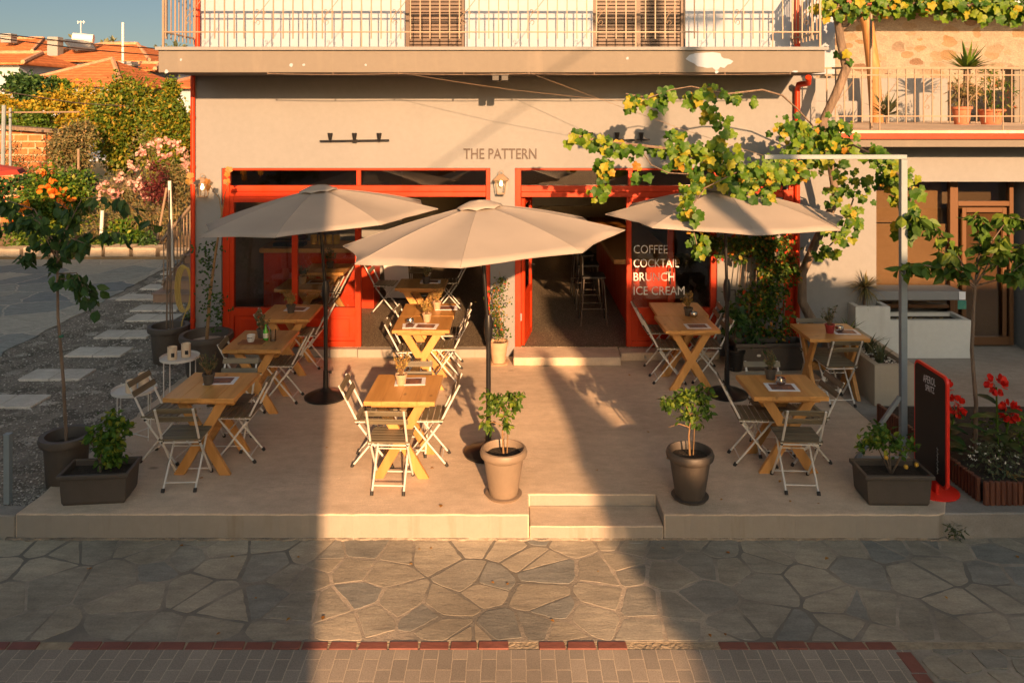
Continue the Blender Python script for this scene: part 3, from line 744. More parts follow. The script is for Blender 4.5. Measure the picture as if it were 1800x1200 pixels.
RW.box(1.662,2.758,YF+0.055,YF+0.09,0.20,0.55).box(1.74,2.68,YF+0.045,YF+0.056,0.25,0.50).box(2.17,2.26,YF+0.08,YF+0.13,0.66,2.12)
rw = part('window', RW, M['red'], cafe, bevel=0.003); rw['label'] = 'red window with white menu lettering beside the door'
sub('pane', MB().box(1.662,2.758,YG-.003,YG+.003,0.66,2.12), M['glass'], rw)
ml = mat('letter_white', (0.75,0.74,0.72), 0.5)
for s, x0, x1, yb in (('COFFEE',1115,1175,447),('COCKTAIL',1115,1195,471.5),('BRUNCH',1115,1187,495.5),('ICE CREAM',1115,1205,520)):
    o = text_obj(s, 'window_lettering', px2(x0), pz(yb), YG-0.007, px2(x1)-px2(x0), 0.118, ml, 0.004); o.parent = rw; 
    o['label'] = 'white words ' + s + ' on the glass'
sub('handle', MB().tube([(2.20,YF+0.08,1.15),(2.20,YF+0.04,1.15),(2.12,YF+0.04,1.15)],0.009,6).box(2.185,2.215,YF+0.07,YF+0.079,0.98,1.2), M['black'], rw)
# open door leaf, swung inwards and seen nearly edge on
dl = MB()
def leafbox(mb, y0, y1, z0, z1, t0=0.0, t1=0.045): mb.box(t0, t1, y0, y1, z0, z1)
leafbox(dl,0,0.09,0,2.04); leafbox(dl,0.63,0.72,0,2.04); leafbox(dl,0.09,0.63,0,0.09); leafbox(dl,0.09,0.63,0.62,0.72); leafbox(dl,0.09,0.63,1.95,2.04); leafbox(dl,0.09,0.63,0.09,0.62,0.01,0.035)
d = dl.build('door', M['red'], bevel=0.003); d.parent = cafe; d.matrix_parent_inverse = Matrix.Translation(cafe.location).inverted(); d.location = (0.13,YF+0.05,0.135); d.rotation_euler = (0,0,R(-10)); d['label'] = 'open red glazed door leaf'
g_ = MB().box(0.019,0.025,0.09,0.63,0.72,1.95).build('pane', M['glass'], d)
h_ = MB().box(0.046,0.052,0.655,0.69,0.85,1.05).tube([(0.05,0.675,1.0),(0.09,0.675,1.0),(0.09,0.59,1.0)],0.008,6).build('handle', M['black'], d)
# second folding leaf in the left opening (folded back)
# thresholds
part('doorstep', MB().prism(wob((-2.12,10.93),(-0.25,10.93),12,0.004,31)+[(-0.25,YF+0.2),(-2.12,YF+0.2)],0.001,0.118).prism(wob((-4.2,10.955),(-2.13,10.955),8,0.003,32)+[(-2.13,YF+0.03),(-4.2,YF+0.03)],0.001,0.117), M['curb'], cafe, bevel=0.006)
part('doorstep', MB().prism(wob((0.02,10.60),(1.45,10.60),12,0.004,33)+[(1.47,YF+0.2),(0.02,YF+0.2)],0.001,0.112).prism([(1.475,10.80),(2.83,10.85),(2.83,YF+0.03),(1.475,YF+0.03)],0.001,0.108), M['terrace'], cafe, bevel=0.01)
o = MB().box(-4.19,4.0,YF+0.04,18.0,-0.02,0.122).build('cafe_floor', M['interior']); tag(o, kind='structure')

# neighbour on the right
nb = thing('neighbour_building', 'beige neighbouring house with brown glazed door and terrace above', 'building', (4.2,11.02,0))
YW = 11.5
mb = MB().box(4.202,5.05,YF+0.02,YW+0.4,0,2.41).box(4.202,12.0,YF+0.02,YW+0.4,2.41,3.0).box(7.30,12.0,YF+0.02,YW+0.4,0,2.41)
mb.box(5.05,7.30,YW+0.3,YW+0.4,0,2.41)
part('wall', mb, M['wall'], nb)
mb = MB().box(4.202,12,10.45,YF+0.018,2.92,3.025); part('beam', mb, M['beam'], nb, bevel=0.005)
mb = MB().box(4.1,12,10.38,16.5,3.103,3.14); slab = part('terrace_slab', mb, M['terrace'], nb)
sub('fascia', MB().box(4.1,12,10.40,YF+.018,3.028,3.10), M['red'], slab)
mb = railing(4.10,12.0,10.45,3.325,3.955,3.24,3.14,step=0.1155,every=5,first=1)
part('railing', mb, M['rail'], nb)
mb = MB().box(5.052,5.10,YW-.03,YW+.03,0.62,2.41).box(6.30,6.36,YW-.05,YW+.03,0.0,2.41).box(5.10,6.30,YW-.03,YW+.03,2.37,2.41).box(5.10,6.30,YW-.03,YW+.03,0.55,0.60)
wn = part('window', mb, M['alu_brown'], nb, bevel=0.003)
sub('pane', MB().box(5.10,6.30,YW-.004,YW+.004,0.60,2.37), m_glass('tinted_glass',(0.85,0.80,0.72),0.02), wn)
sub('paper_lining', MB().box(5.10,6.30,YW+0.05,YW+0.06,0.6,1.75).box(5.10,6.30,YW+0.2,YW+0.21,1.75,2.4), M['tan_paper'], wn)
part('ledge', MB().box(5.06,6.28,YF+.05,YW-.035,0.76,0.885), M['wall'], nb, bevel=0.008)
mb = MB().box(6.362,6.42,YW-.04,YW+.04,0.02,2.41).box(7.16,7.22,YW-.04,YW+.04,0.02,2.41).box(6.42,7.16,YW-.04,YW+.04,2.02,2.09).box(6.42,7.16,YW-.04,YW+.04,2.37,2.41).box(6.42,7.16,YW-.04,YW+.04,0.02,0.14)
mb.box(6.47,6.53,YW-.055,YW-.041,0.15,2.0).box(7.05,7.11,YW-.055,YW-.041,0.15,2.0).box(6.53,7.05,YW-.055,YW-.041,1.93,2.0)
dr = part('door', mb, M['alu_brown'], nb, bevel=0.003)
sub('pane', MB().box(6.42,7.16,YW-.004,YW+.004,0.14,2.37), M['dark_glass'], dr)
sub('paper_lining', MB().box(6.42,7.16,YW+.05,YW+.06,0.14,2.02), M['tan_paper'], dr)
sub('handle', MB().tube([(6.45,YW-.055,1.0),(6.45,YW-.10,1.0),(6.45,YW-.10,1.18),(6.45,YW-.055,1.18)],0.009,6), M['steel'], dr)
mb = MB().box(0,0.09,-.004,0.0,0.11,0.22); s1 = mb.build('notice', M['paper'], loc=(6.21,YF+.045,0.66)); tag(s1,'small white notice over a teal one on the ledge end','notice')
sub('teal_card', MB().box(-0.02,0.10,-.006,0.0,-0.02,0.10), mat('teal_card',(0.02,0.16,0.16),0.5,c2=(0.08,0.26,0.16),vscale=20), s1)

# stone house behind the neighbour's terrace
def m_rubble():
    t = NT('rubble_wall')
    ns = t.noise(3.0, 4, 0.6); wb = t.n('VectorMath', operation='MULTIPLY_ADD')
    t.l(ns.outputs['Color'], wb.inputs[0]); wb.inputs[1].default_value = (0.25,0.25,0.25); t.l(t.map((1,1,1.7)), wb.inputs[2])
    v = t.n('TexVoronoi'); v.inputs['Scale'].default_value = 3.4; t.l(wb.outputs[0], v.inputs['Vector'])
    sep = t.n('SeparateColor'); t.l(v.outputs['Color'], sep.inputs[0])
    stone = t.ramp(sep.outputs[0], [(0,(0.16,0.10,0.075)),(0.3,(0.24,0.16,0.09)),(0.6,(0.27,0.21,0.15)),(1,(0.19,0.145,0.115))])
    plaster = t.ramp(t.noise(5,8,0.7).outputs['Fac'], [(0.3,(0.24,0.20,0.16)),(0.7,(0.33,0.28,0.22))])
    thr = t.math('MULTIPLY', sep.outputs[1], 0.66)
    f = t.math('LESS_THAN', v.outputs['Distance'], thr)
    fine = t.noise(30,6,0.7)
    base = t.mix(f, plaster, stone)
    base = t.mix(1.0, base, t.ramp(fine.outputs['Fac'], [(0.3,(0.75,)*3),(0.7,(1.15,)*3)]), 'MULTIPLY')
    t.bump(fine.outputs['Fac'], 0.6, 0.03, t.bump(v.outputs['Distance'], 0.6, 0.08))
    return t.out(base, 0.95, 0.1)
sh = thing('stone_house', 'rubble stone house wall behind the upper terrace at top right', 'building', (9,16.6,3.1))
part('wall', MB().box(4.475,20,16.6,17.2,-0.2,8.0), m_rubble(), sh)
mb = MB().box(6.1,13.0,15.3,16.59,5.42,5.52); rf = part('roof', mb, M['timber'], sh)
sub('fascia', MB().box(6.05,7.4,15.24,15.298,5.40,5.56), M['red'], rf); sub('gutter', MB().box(7.402,13.0,15.2,15.298,5.42,5.72), M['white'], rf)
part('bench_wall', MB().box(4.5,8.6,15.7,16.59,3.14,4.0).box(4.5,6.6,15.2,15.69,3.14,3.55), M['wall'], sh, bevel=0.02)
part('low_wall', MB().box(9.4,16,14.9,15.2,3.14,4.12).box(9.35,16,14.85,15.25,4.122,4.18), M['beam'], sh, bevel=0.01)
a = P(1512,34,15.25); b = P(1541,122,15.0)
o = MB().tube([(a.x,15.25,5.42),(a.x+0.12,15.2,5.0),(b.x-0.02,15.1,4.2),(b.x+0.05,15.1,3.14)], [0.10,0.11,0.12,0.12], 10).build('timber_post', M['timber'], smooth=True); rel(o, sh)
o = MB().tube([(P(1531,30,11).x,11.0,3.14),(P(1531,30,11).x,11.0,4.8)], 0.02, 8).build('awning_pole', M['rail']); tag(o, 'thin beige pole rising from the upper terrace railing', 'pole')
# ================================================================== folding chair
def make_chair():
    root = thing('folding_chair', 'x', 'chair')
    mb = MB()
    for i in range(6):
        y = -0.145 + i*0.0575
        mb.box(-0.19,0.19,y-0.024,y+0.024,0.452,0.466)
    s = mb.build('seat', M['slat'], root, bevel=0.002)
    MB().tube([(-0.175,-0.16,0.445),(-0.175,0.175,0.445)],0.009,6).tube([(0.175,-0.16,0.445),(0.175,0.175,0.445)],0.009,6).build('seat_rail', M['white_metal'], s)
    mb = MB()
    def slat(yc, zc):
        h = 0.029; sl = -0.52
        a = Vector((0, sl, 1)).normalized()*h; nrm = Vector((0, 1, -sl)).normalized()*0.006
        c = Vector((0, yc, zc))
        vs = []
        for sx in (-0.19, 0.19):
            for q in (-a-nrm, -a+nrm, a+nrm, a-nrm): vs.append(c+q+Vector((sx,0,0)))
        mb.add(vs, [(0,1,2,3),(7,6,5,4),(0,4,5,1),(1,5,6,2),(2,6,7,3),(3,7,4,0)])
    slat(-0.300+0.008, 0.765); slat(-0.252+0.008, 0.675)
    mb.build('backrest', M['slat'], root, bevel=0.002)
    for sx in (-1, 1):
        x = sx*0.165
        l = MB().tube([(x,0.19,0.012),(x,0.02,0.22),(x,-0.13,0.42),(x,-0.19,0.54),(x,-0.318,0.79)], 0.0105, 8).build('leg', M['white_metal'], root, smooth=True)
        MB().tube([(x,0.20,0.0),(x,0.185,0.03)],0.016,8).build('foot_cap', M['rubber'], l, smooth=True)
        x = sx*0.142
        l = MB().tube([(x,-0.19,0.012),(x,-0.02,0.215),(x,0.165,0.44)], 0.0095, 8).build('leg', M['white_metal'], root, smooth=True)
        MB().tube([(x,-0.20,0.0),(x,-0.182,0.03)],0.016,8).build('foot_cap', M['rubber'], l, smooth=True)
        MB().lathe([(0,-.012),(0.014,-.012),(0.014,.012),(0,.012)],(sx*0.165,-0.135,0.43),8).build('pivot_cap', M['rubber'], root)
    MB().tube([(-0.165,-0.14,0.425),(0.165,-0.14,0.425)],0.008,6).tube([(-0.14,-0.145,0.065),(0.14,-0.145,0.065)],0.006,6).tube([(-0.165,0.155,0.055),(0.165,0.155,0.055)],0.006,6).tube([(-0.14,0.06,0.31),(0.14,0.06,0.31)],0.006,6).build('stretcher', M['white_metal'], root)
    return root
CG = 'slatted folding chairs around the cafe tables'
FACE = {'N':0,'E':-PI/2,'S':PI,'W':PI/2}
chairs = [
 (-3.00,7.34,'N',0,3,'folding chair with its back to the street at the front-left table'),
 (-3.40,7.86,'E',0,-6,'folding chair on the left side of the front-left table, beside the white side table'),
 (-2.69,7.87,'W',0,0,'folding chair on the right side of the front-left table'),
 (-2.87,8.14,'S',0,0,'folding chair tucked behind the front-left table, its backrest between two tables'),
 (-3.00,9.12,'E',0,6,'folding chair left of the table with the green bottle'),
 (-2.70,9.40,'W',0,0,'folding chair right of the table with the green bottle'),
 (-3.02,10.42,'E',0,8,'folding chair left of the table against the red window panel'),
 (-2.72,10.62,'W',0,-3,'folding chair right of the table against the red window panel'),
 (-1.10,7.28,'N',0,-2,'sunlit folding chair with its back to the street at the front middle table'),
 (-1.34,7.79,'E',0,0,'sunlit folding chair left of the front middle table'),
 (-0.82,7.80,'W',0,0,'sunlit folding chair right of the front middle table'),
 (-1.02,8.04,'S',0,0,'sunlit folding chair behind the front middle table, facing the street'),
 (-1.25,9.92,'E',0,4,'folding chair left of the middle double table, nearer one'),
 (-1.21,10.58,'E',0,0,'folding chair left of the middle double table, farther one'),
 (-0.86,10.02,'W',0,0,'folding chair right of the middle double table, nearer one'),
 (-0.86,10.62,'W',0,2,'folding chair right of the middle double table, farther one'),
 (2.60,7.29,'N',0,-3,'folding chair with its back to the street at the front right table'),
 (2.35,7.80,'E',0,-4,'folding chair left of the front right table, in front of the black umbrella base'),
 (2.88,7.84,'W',0,4,'folding chair right of the front right table'),
 (2.61,8.03,'S',0,0,'folding chair behind the front right table, facing the street'),
 (1.96,10.06,'E',0,0,'nearer folding chair left of the glaring table under the window lettering'),
 (1.95,10.73,'E',0,2,'farther folding chair left of the table under the window lettering'),
 (2.45,10.10,'W',0,0,'nearer folding chair right of the table under the window lettering'),
 (2.50,10.72,'W',0,-3,'farther folding chair right of the table under the window lettering'),
 (3.80,9.35,'N',0,2,'folding chair with its back to the street beside the tan planter'),
 (3.76,9.72,'S',0,0,'folding chair half hidden behind the table beside the tan planter'),
 (-2.05,12.95,'E',.122,-4,'folding chair inside the open front, left of the indoor table'),
 (-1.04,13.15,'W',.122,5,'folding chair inside the open front, right of the indoor table'),
 (-1.60,13.9,'S',.122,8,'folding chair inside facing the street, seat caught by the sun'),
 (-2.83,11.75,'W',.122,0,'nearer folding chair behind the glass of the left window'),
 (-2.83,12.5,'W',.122,4,'farther folding chair behind the glass of the left window'),
]
proto = make_chair()
for i, (x, y, f, z, da, lb) in enumerate(chairs):
    o = proto if i == 0 else copy_tree(proto)
    o.location = (x, y, z); o.rotation_euler = (0,0,FACE[f]+R(da)); o['label'] = lb; o['group'] = CG

# ================================================================== tables
def make_table():
    root = thing('wooden_table', 'x', 'table')
    mb = MB(); n = 5; W_ = 0.67; D_ = 0.72
    # planks run front to back joints visible: four planks
    for i in range(4):
        x0 = -W_/2 + i*W_/4; mb.box(x0+0.0006, x0+W_/4-0.0006, -D_/2, D_/2, 0.708, 0.75)
    mb.build('tabletop', M['pine_top'], root, bevel=0.002)
    MB().box(-0.275,0.275,-0.30,-0.255,0.675,0.707).build('apron', M['pine'], root, bevel=0.002); MB().box(-0.275,0.275,0.255,0.30,0.675,0.707).build('apron', M['pine'], root, bevel=0.002)
    for sy in (-1, 1):
        y = sy*0.255
        for k, sx in enumerate((-1, 1)):
            yy = y + (0.0 if k == 0 else -sy*0.001)
            mb = MB(); w_ = 0.052
            mb.add([(sx*-0.27,yy-.021-(k*.0015),0),(sx*-0.27+sx*2*w_,yy-.021-(k*.0015),0),(sx*0.24,yy-.021-(k*.0015),0.675),(sx*0.24-sx*2*w_,yy-.021-(k*.0015),0.675),
                    (sx*-0.27,yy+.021+(k*.0015),0),(sx*-0.27+sx*2*w_,yy+.021+(k*.0015),0),(sx*0.24,yy+.021+(k*.0015),0.675),(sx*0.24-sx*2*w_,yy+.021+(k*.0015),0.675)],
                   [(0,1,2,3) if sx > 0 else (3,2,1,0),(7,6,5,4) if sx > 0 else (4,5,6,7),(0,4,5,1) if sx > 0 else (1,5,4,0),(1,5,6,2) if sx > 0 else (2,6,5,1),(2,6,7,3) if sx > 0 else (3,7,6,2),(3,7,4,0) if sx > 0 else (0,4,7,3)])
            mb.build('leg', M['pine_leg'], root, bevel=0.003)
    MB().box(-0.028,0.028,-0.232,0.232,0.29,0.39).build('stretcher', M['pine'], root, bevel=0.003)
    return root
TG = 'oiled pine tables with crossed legs'
tproto = make_table()
tables = [
 (-2.905,7.75,0,0,(1,1),'pine table at front left with potted herb and menu'),
 (-2.90,9.25,0,0,(.98,1.06),'pine table with green bottle and cup on it'),
 (-2.91,10.50,0,0,(.98,1.05),'pine table against the red panel of the left window'),
 (-1.03,7.68,0,0,(.98,1.02),'sunlit pine table at front middle with dry potted herb'),
 (-1.106,9.95,0,0,(1.04,.88),'nearer sunlit table of the middle pair, holding a metal bowl'),
 (-1.106,10.60,0,0,(1.04,.90),'farther sunlit table of the middle pair, half under the umbrella shade'),
 (-1.31,11.62,.122,0,(1.05,.86),'dark shaded table just inside the open front'),
 (2.61,7.74,0,0,(1.05,.84),'pine table at front right with metal bowl on a menu'),
 (2.18,9.96,0,0,(1.0,.95),'nearer of the two joined tables under the window lettering'),
 (2.22,10.65,0,0,(1.0,.94),'farther of the two joined tables, touching the lettered window'),
 (3.82,9.60,0,PI/2,(.98,.98),'pine table beside the tan planter with a red pot on it'),
 (-3.02,11.6,.122,0,(1,1),'nearer pine table behind the glass of the left window'),
 (-2.95,12.72,.122,0,(1,1),'farther pine table behind the glass of the left window'),
]
for i, (x, y, z, rz, sc, lb) in enumerate(tables):
    o = tproto if i == 0 else copy_tree(tproto)
    o.location = (x, y, z); o.rotation_euler = (0,0,rz+R(((i*37)%11-5)*0.28)); o.scale = (sc[0], sc[1], 1); o['label'] = lb; o['group'] = TG

# ================================================================== umbrellas
def make_umbrella(x, y, tilt, rot, label, R_=1.42, zr=2.14, za=2.47, off=-0.09):
    root = thing('parasol', label, 'parasol', (x, y, 0), 0, 'beige cafe parasols on black poles')
    MB().lathe([(0,0.0),(0.245,0.0),(0.25,0.02),(0.20,0.045),(0.08,0.075),(0.05,0.10),(0.032,0.12),(0.03,0.32),(0,0.32)],n=32).build('base', M['black'], root, smooth=True)
    lean = 0.0
    MB().tube([(0,0,0.1),(0,0,1.22)],0.024,12).tube([(0,0,1.22),(off,0,za-0.06)],0.019,12).build('pole', M['black'], root, smooth=True)
    c = MB().lathe([(0,1.12),(0.03,1.12),(0.044,1.2),(0.045,1.3),(0.03,1.38),(0,1.38)],n=14).build('crank_housing', M['black'], root, smooth=True)
    MB().tube([(0.04,0,1.25),(0.10,0.01,1.25),(0.11,0.012,1.17),(0.14,0.012,1.17)],0.007,6).build('crank_handle', M['black'], c)
    MB().tube([(0.024,0,0.3),(0.055,0,0.3)],0.009,6).lathe([(0,-.015),(.016,-.015),(.016,.015),(0,.015)],(0.055,0,0.3),8).build('knob', M['black'], root)
    # canopy with sag between ribs
    tm = Matrix.Translation((off,0,za)) @ Matrix.Rotation(tilt, 4, 'Y') @ Matrix.Translation((0,0,-za))
    rings = 9; seg = 8; sub_ = 6
    vs = []; fs = []
    n = seg*sub_
    for i in range(rings+1):
        tt = i/rings
        for k in range(n):
            a = rot + 2*PI*k/n; kk = (k % sub_)/sub_
            chord = math.cos(PI/seg)/math.cos((kk-0.5)*2*PI/seg)
            rr = (0.02+ (R_-0.02)*tt)*chord
            prof = 1-(tt**1.12)
            sag = -0.030*math.sin(PI*kk)*math.sin(PI*min(1,tt*0.8))*1.2 + 0.014*math.sin(PI*kk)*tt
            z = zr + (za-zr)*prof + 0.02*math.sin(PI*tt) + sag
            rr *= 1-0.05*math.sin(PI*kk)*tt**3
            z += 0.009*noise.noise(Vector((a*5+x, tt*2.2, 3.0+y)))*tt + 0.005*noise.noise(Vector((a*22, tt*1.2, y)))*tt*tt
            vs.append(tm @ Vector((rr*math.cos(a), rr*math.sin(a), z)))
    for i in range(rings):
        for k in range(n):
            k2 = (k+1) % n
            fs.append((i*n+k, (i+1)*n+k, (i+1)*n+k2, i*n+k2))
    cm = MB(); cm.add(vs, fs)
    can = cm.build('canopy', M['canopy'], root)
    for p in can.data.polygons: p.use_smooth = True
    bm = bmesh.new(); bm.from_mesh(can.data)
    for e in bm.edges:
        vi = [v.index % n for v in e.verts]
        if vi[0] == vi[1] and vi[0] % sub_ == 0: e.smooth = False
    bm.to_mesh(can.data); bm.free()
    sd = can.modifiers.new('thick', 'SOLIDIFY'); sd.thickness = 0.003; sd.offset = 0
    m3 = MB()
    for k in range(8):
        m3.tube([Vector(vs[i*n+k*sub_])+Vector((0,0,.001)) for i in range(1,rings+1)], .0035, 4)
    m3.tube([Vector(vs[rings*n+(k % n)]) for k in range(n+1)], .0045, 4, cap=False)
    m3.build('seam', M['canopy'], can)
    # vent cap
    vs = []; fs = []; n2 = 32
    for i, (rr, z) in enumerate(((0.0,0.055),(0.10,0.045),(0.18,0.012),(0.235,-0.02))):
        for k in range(n2):
            a = rot+2*PI*k/n2; kk = (k % 4)/4
            r2 = rr*(1-0.05*math.sin(PI*kk)*(i == 3)); vs.append(tm @ Vector((r2*math.cos(a), r2*math.sin(a), za+z+(0.016*math.sin(PI*kk) if i == 3 else 0))))
    for i in range(3):
        for k in range(n2): fs.append((i*n2+k,(i+1)*n2+k,(i+1)*n2+(k+1)%n2,i*n2+(k+1)%n2))
    m2 = MB(); m2.add(vs, fs); v_ = m2.build('vent_cap', M['canopy'], can, smooth=True); sd = v_.modifiers.new('thick','SOLIDIFY'); sd.thickness = 0.003
    for k in range(8):
        a = rot+2*PI*k/8
        p0 = tm @ Vector((0.04*math.cos(a),0.04*math.sin(a),za-0.03)); p1 = tm @ Vector((0.97*R_*math.cos(a),0.97*R_*math.sin(a),zr-0.012))
        rb = MB().bar(p0,p1,0.012,0.016).build('rib', M['black'], root)
        p2 = tm @ Vector((0.5*R_*math.cos(a),0.5*R_*math.sin(a),zr+(za-zr)*0.5-0.02))
        MB().bar((off*.7+0.03*math.cos(a),0.03*math.sin(a),1.98),p2,0.009,0.012).build('strut', M['black'], rb)
    MB().lathe([(0,1.94),(0.035,1.94),(0.045,1.98),(0.035,2.02),(0,2.02)],(off*.65,0,0),n=12).build('hub', M['black'], root)
    return root
make_umbrella(-2.215,9.47,R(-4.5),R(-95),'left beige parasol in front of the fixed window, half in shade')
make_umbrella(-0.235,7.95,R(-4.0),R(-95),'middle beige parasol nearest the street, fully sunlit')
make_umbrella(2.58,9.56,R(0.5),R(-92),'right beige parasol dappled by grapevine shadows',off=-0.03)

# ================================================================== leaves
SH = {
 'oval': [(0,0),(0.28,0.3),(0.30,0.6),(0,1.0),(-0.30,0.6),(-0.28,0.3)],
 'lance': [(0,0),(0.12,0.35),(0.08,0.75),(0,1.0),(-0.08,0.75),(-0.12,0.35)],
 'grape': [(0,0),(0.26,-0.12),(0.48,0.04),(0.52,0.20),(0.45,0.32),(0.58,0.50),(0.50,0.64),(0.28,0.68),(0.16,0.86),(0,1.0),(-0.18,0.84),(-0.28,0.68),(-0.52,0.62),(-0.56,0.48),(-0.44,0.32),(-0.54,0.18),(-0.46,0.02),(-0.26,-0.12)],
 'petal': [(0,0),(0.4,0.4),(0.3,0.9),(0,1.0),(-0.3,0.9),(-0.4,0.4)],
 'quad': [(0,0),(0.3,0.5),(0,1.0),(-0.3,0.5)],
}
def leaf(mb, p, d, up, size, shape='oval', fold=0.15, curl=0.1, mi=0):
    d = d.normalized(); s = d.cross(up)
    if s.length < 0.01: s = d.cross(Vector((1,0.1,0)))
    s = s.normalized(); n = s.cross(d)
    o = len(mb.v); pts = SH[shape]
    for (a, b) in pts:
        q = p + s*(a*size) + d*(b*size) + n*(abs(a)*fold*size - b*b*curl*size)
        mb.v.append((q.x,q.y,q.z))
    if shape in ('oval','lance','petal'):
        mb.f.append((o,o+1,o+2,o+3)); mb.f.append((o,o+3,o+4,o+5)); mb.m += [mi,mi]
    elif shape == 'quad':
        mb.f.append((o,o+1,o+2,o+3)); mb.m.append(mi)
    else:
        c = p + d*(0.35*size); mb.v.append((c.x,c.y,c.z)); k = len(pts)
        for i in range(k): mb.f.append((o+k, o+i, o+(i+1)%k)); mb.m.append(mi)
def rvec(r):
    while True:
        v = Vector((r.uniform(-1,1),r.uniform(-1,1),r.uniform(-1,1)))
        if 0.05 < v.length < 1: return v.normalized()
def cloud(mb, c, rad, n, size, shape='oval', seed=1, clumps=14, spread=0.33, droop=0.2, mi=0, shell=0.55):
    """leaf clumps filling an ellipsoid with an uneven outline"""
    r = random.Random(seed); c = Vector(c); cs = []
    for k in range(clumps):
        v = rvec(r)*(shell + (1-shell)*r.random()) * (1 if r.random() < .7 else r.random())
        cs.append((v, r.uniform(0.6,1.35)))
    for i in range(n):
        v, s = cs[r.randrange(clumps)]
        q = v + Vector((r.gauss(0,1),r.gauss(0,1),r.gauss(0,1)))*spread*s*0.62
        p = c + Vector((q.x*rad[0], q.y*rad[1], q.z*rad[2]))
        d = rvec(r)*0.9 + q*0.5 + Vector((0,0,-droop)); up = rvec(r)*0.7 + Vector((0,-0.15,0.8))
        leaf(mb, p, d, up, size*r.uniform(0.6,1.3), shape, r.uniform(0,0.3), r.uniform(0,0.4), mi)
    return cs
def limbs(mb, base, c, rad, n, r0, seed, bend=0.15):
    r = random.Random(seed); base = Vector(base); c = Vector(c)
    for i in range(n):
        v = rvec(r); v.z = abs(v.z)*0.8
        e = c + Vector((v.x*rad[0]*.85, v.y*rad[1]*.85, v.z*rad[2]*.8)); m_ = (base+e)/2 + rvec(r)*bend*rad[0]
        mb.tube([base, m_, e], [r0, r0*0.55, r0*0.15], 5, cap=False)
def tree(name, label, cat, base, c, rad, n, size, leafm, trunk_r, seed, shape='quad', clumps=22, nl=9, group=None, spread=0.33, bark='bark'):
    t_ = thing(name, label, cat, base, 0, group); b = Vector(base); cc = Vector(c)-b
    mb = MB(); mid = Vector((cc.x*0.3,cc.y*0.3,max(0.2,(cc.z-rad[2]*0.6)*0.6)))
    top = Vector((cc.x*0.8,cc.y*0.8,cc.z-rad[2]*0.35))
    mb.tube([(0,0,-0.05),mid,top],[trunk_r*1.2,trunk_r,trunk_r*0.6],8)
    limbs(mb, top, cc, rad, nl, trunk_r*0.5, seed)
    mb.build('trunk', M[bark], t_, smooth=True)
    mb = MB(); cloud(mb, cc, rad, n, size, shape, seed, clumps, spread); mb.build('crown', M[leafm], t_)
    return t_
# pots ---------------------------------------------------------------
def pot(root, r1, r0, h, m, rim=0.02, n=28, soil=None, name='pot'):
    MB().lathe([(0,0.0),(r0,0.0),(r0+0.004,0.012),(r1*0.97,h*0.84),(r1*0.97,h*0.84),(r1+rim,h*0.86),(r1+rim*1.25,h*0.93),(r1+rim,h),(r1-rim*0.6,h),(r1-rim,h*0.9),(r1-rim*1.5,h*0.72),(0,h*0.72)],n=n).build(name, m, root, smooth=True)
    s = MB(); r = random.Random(3); k = 14
    vs = [(0,0,h*0.83)]
    for i in range(k): a = 2*PI*i/k; vs.append(((r1-rim*1.05)*math.cos(a),(r1-rim*1.05)*math.sin(a),h*0.79+r.uniform(-.006,.008)))
    s.add(vs, [(0,1+i,1+(i+1)%k) for i in range(k)]); s.build('soil', soil or M['soil'], root)
# small potted trees at the front --------------------------------------
def front_pot(x, y, lb, seed, cl, side):
    root = thing('potted_shrub', lb, 'potted plant', (x,y,0), 0, 'round pots with small trees along the terrace edge')
    MB().lathe([(0,0),(0.145,0),(0.165,0.025),(0.155,0.026),(0,0.015)],n=28).build('saucer', M['dark_pot'] if seed > 50 else M['tan_pot'], root, smooth=True)
    h = Vector((0,0,0.02)); e = thing('x','x','x'); bpy.data.objects.remove(e)
    mb = MB().lathe([(0,0.022),(0.125,0.022),(0.13,0.035),(0.178,0.34),(0.185,0.345),(0.205,0.36),(0.212,0.39),(0.20,0.42),(0.182,0.425),(0.172,0.40),(0.165,0.35),(0,0.35)],n=32)
    mb.build('pot', M['tan_pot'] if seed < 50 else M['dark_pot'], root, smooth=True)
    s = MB(); r = random.Random(seed); vs = [(0,0,0.375)]
    for i in range(14): a = 2*PI*i/14; vs.append((0.168*math.cos(a),0.168*math.sin(a),0.358+r.uniform(-.006,.01)))
    s.add(vs, [(0,1+i,1+(i+1)%14) for i in range(14)]); s.build('soil', M['soil'], root)
    mb = MB().tube([(0.0,0,0.35),(-0.01,0.0,0.55),(0.01,0,0.72)],[0.009,0.007,0.006],6).tube([(0.03,0.01,0.35),(0.04,0.0,0.6),(0.02,0,0.72)],[0.006,0.005,0.004],5)
    mb.tube([(0,0,0.62),(side*0.10,-0.02,0.66),(side*0.19,0,0.62)],[0.005,0.004,0.002],5).tube([(0.01,0,0.72),(0.05,0.03,0.8),(0.1,0,0.84)],[0.005,0.004,0.002],5).tube([(0.01,0,0.72),(-0.03,-0.03,0.8),(-0.06,0,0.86)],[0.005,0.004,0.002],5)
    mb.build('stem', M['twig'], root, smooth=True)
    mb = MB()
    for (cx, cz, rx, rz, n) in cl: cloud(mb, (cx,0,cz), (rx,rx*.9,rz), n, 0.052, 'oval', seed+int(cz*100), 7, 0.4, 0.5)
    mb.build('foliage', M['midleaf'], root)
front_pot(-0.075,7.09,'tan round pot with small leafy tree at the middle of the terrace edge',11,[(-0.02,0.86,0.15,0.09,230),(-0.17,0.66,0.06,0.06,50),(0.04,0.68,0.06,0.07,70),(0.10,0.83,0.06,0.05,50)],-1)
front_pot(1.575,7.05,'dark round pot with bushy small tree right of the terrace step',61,[(0.03,0.86,0.16,0.10,320),(-0.18,0.84,0.07,0.07,80),(0.06,0.70,0.12,0.08,120)],-1)
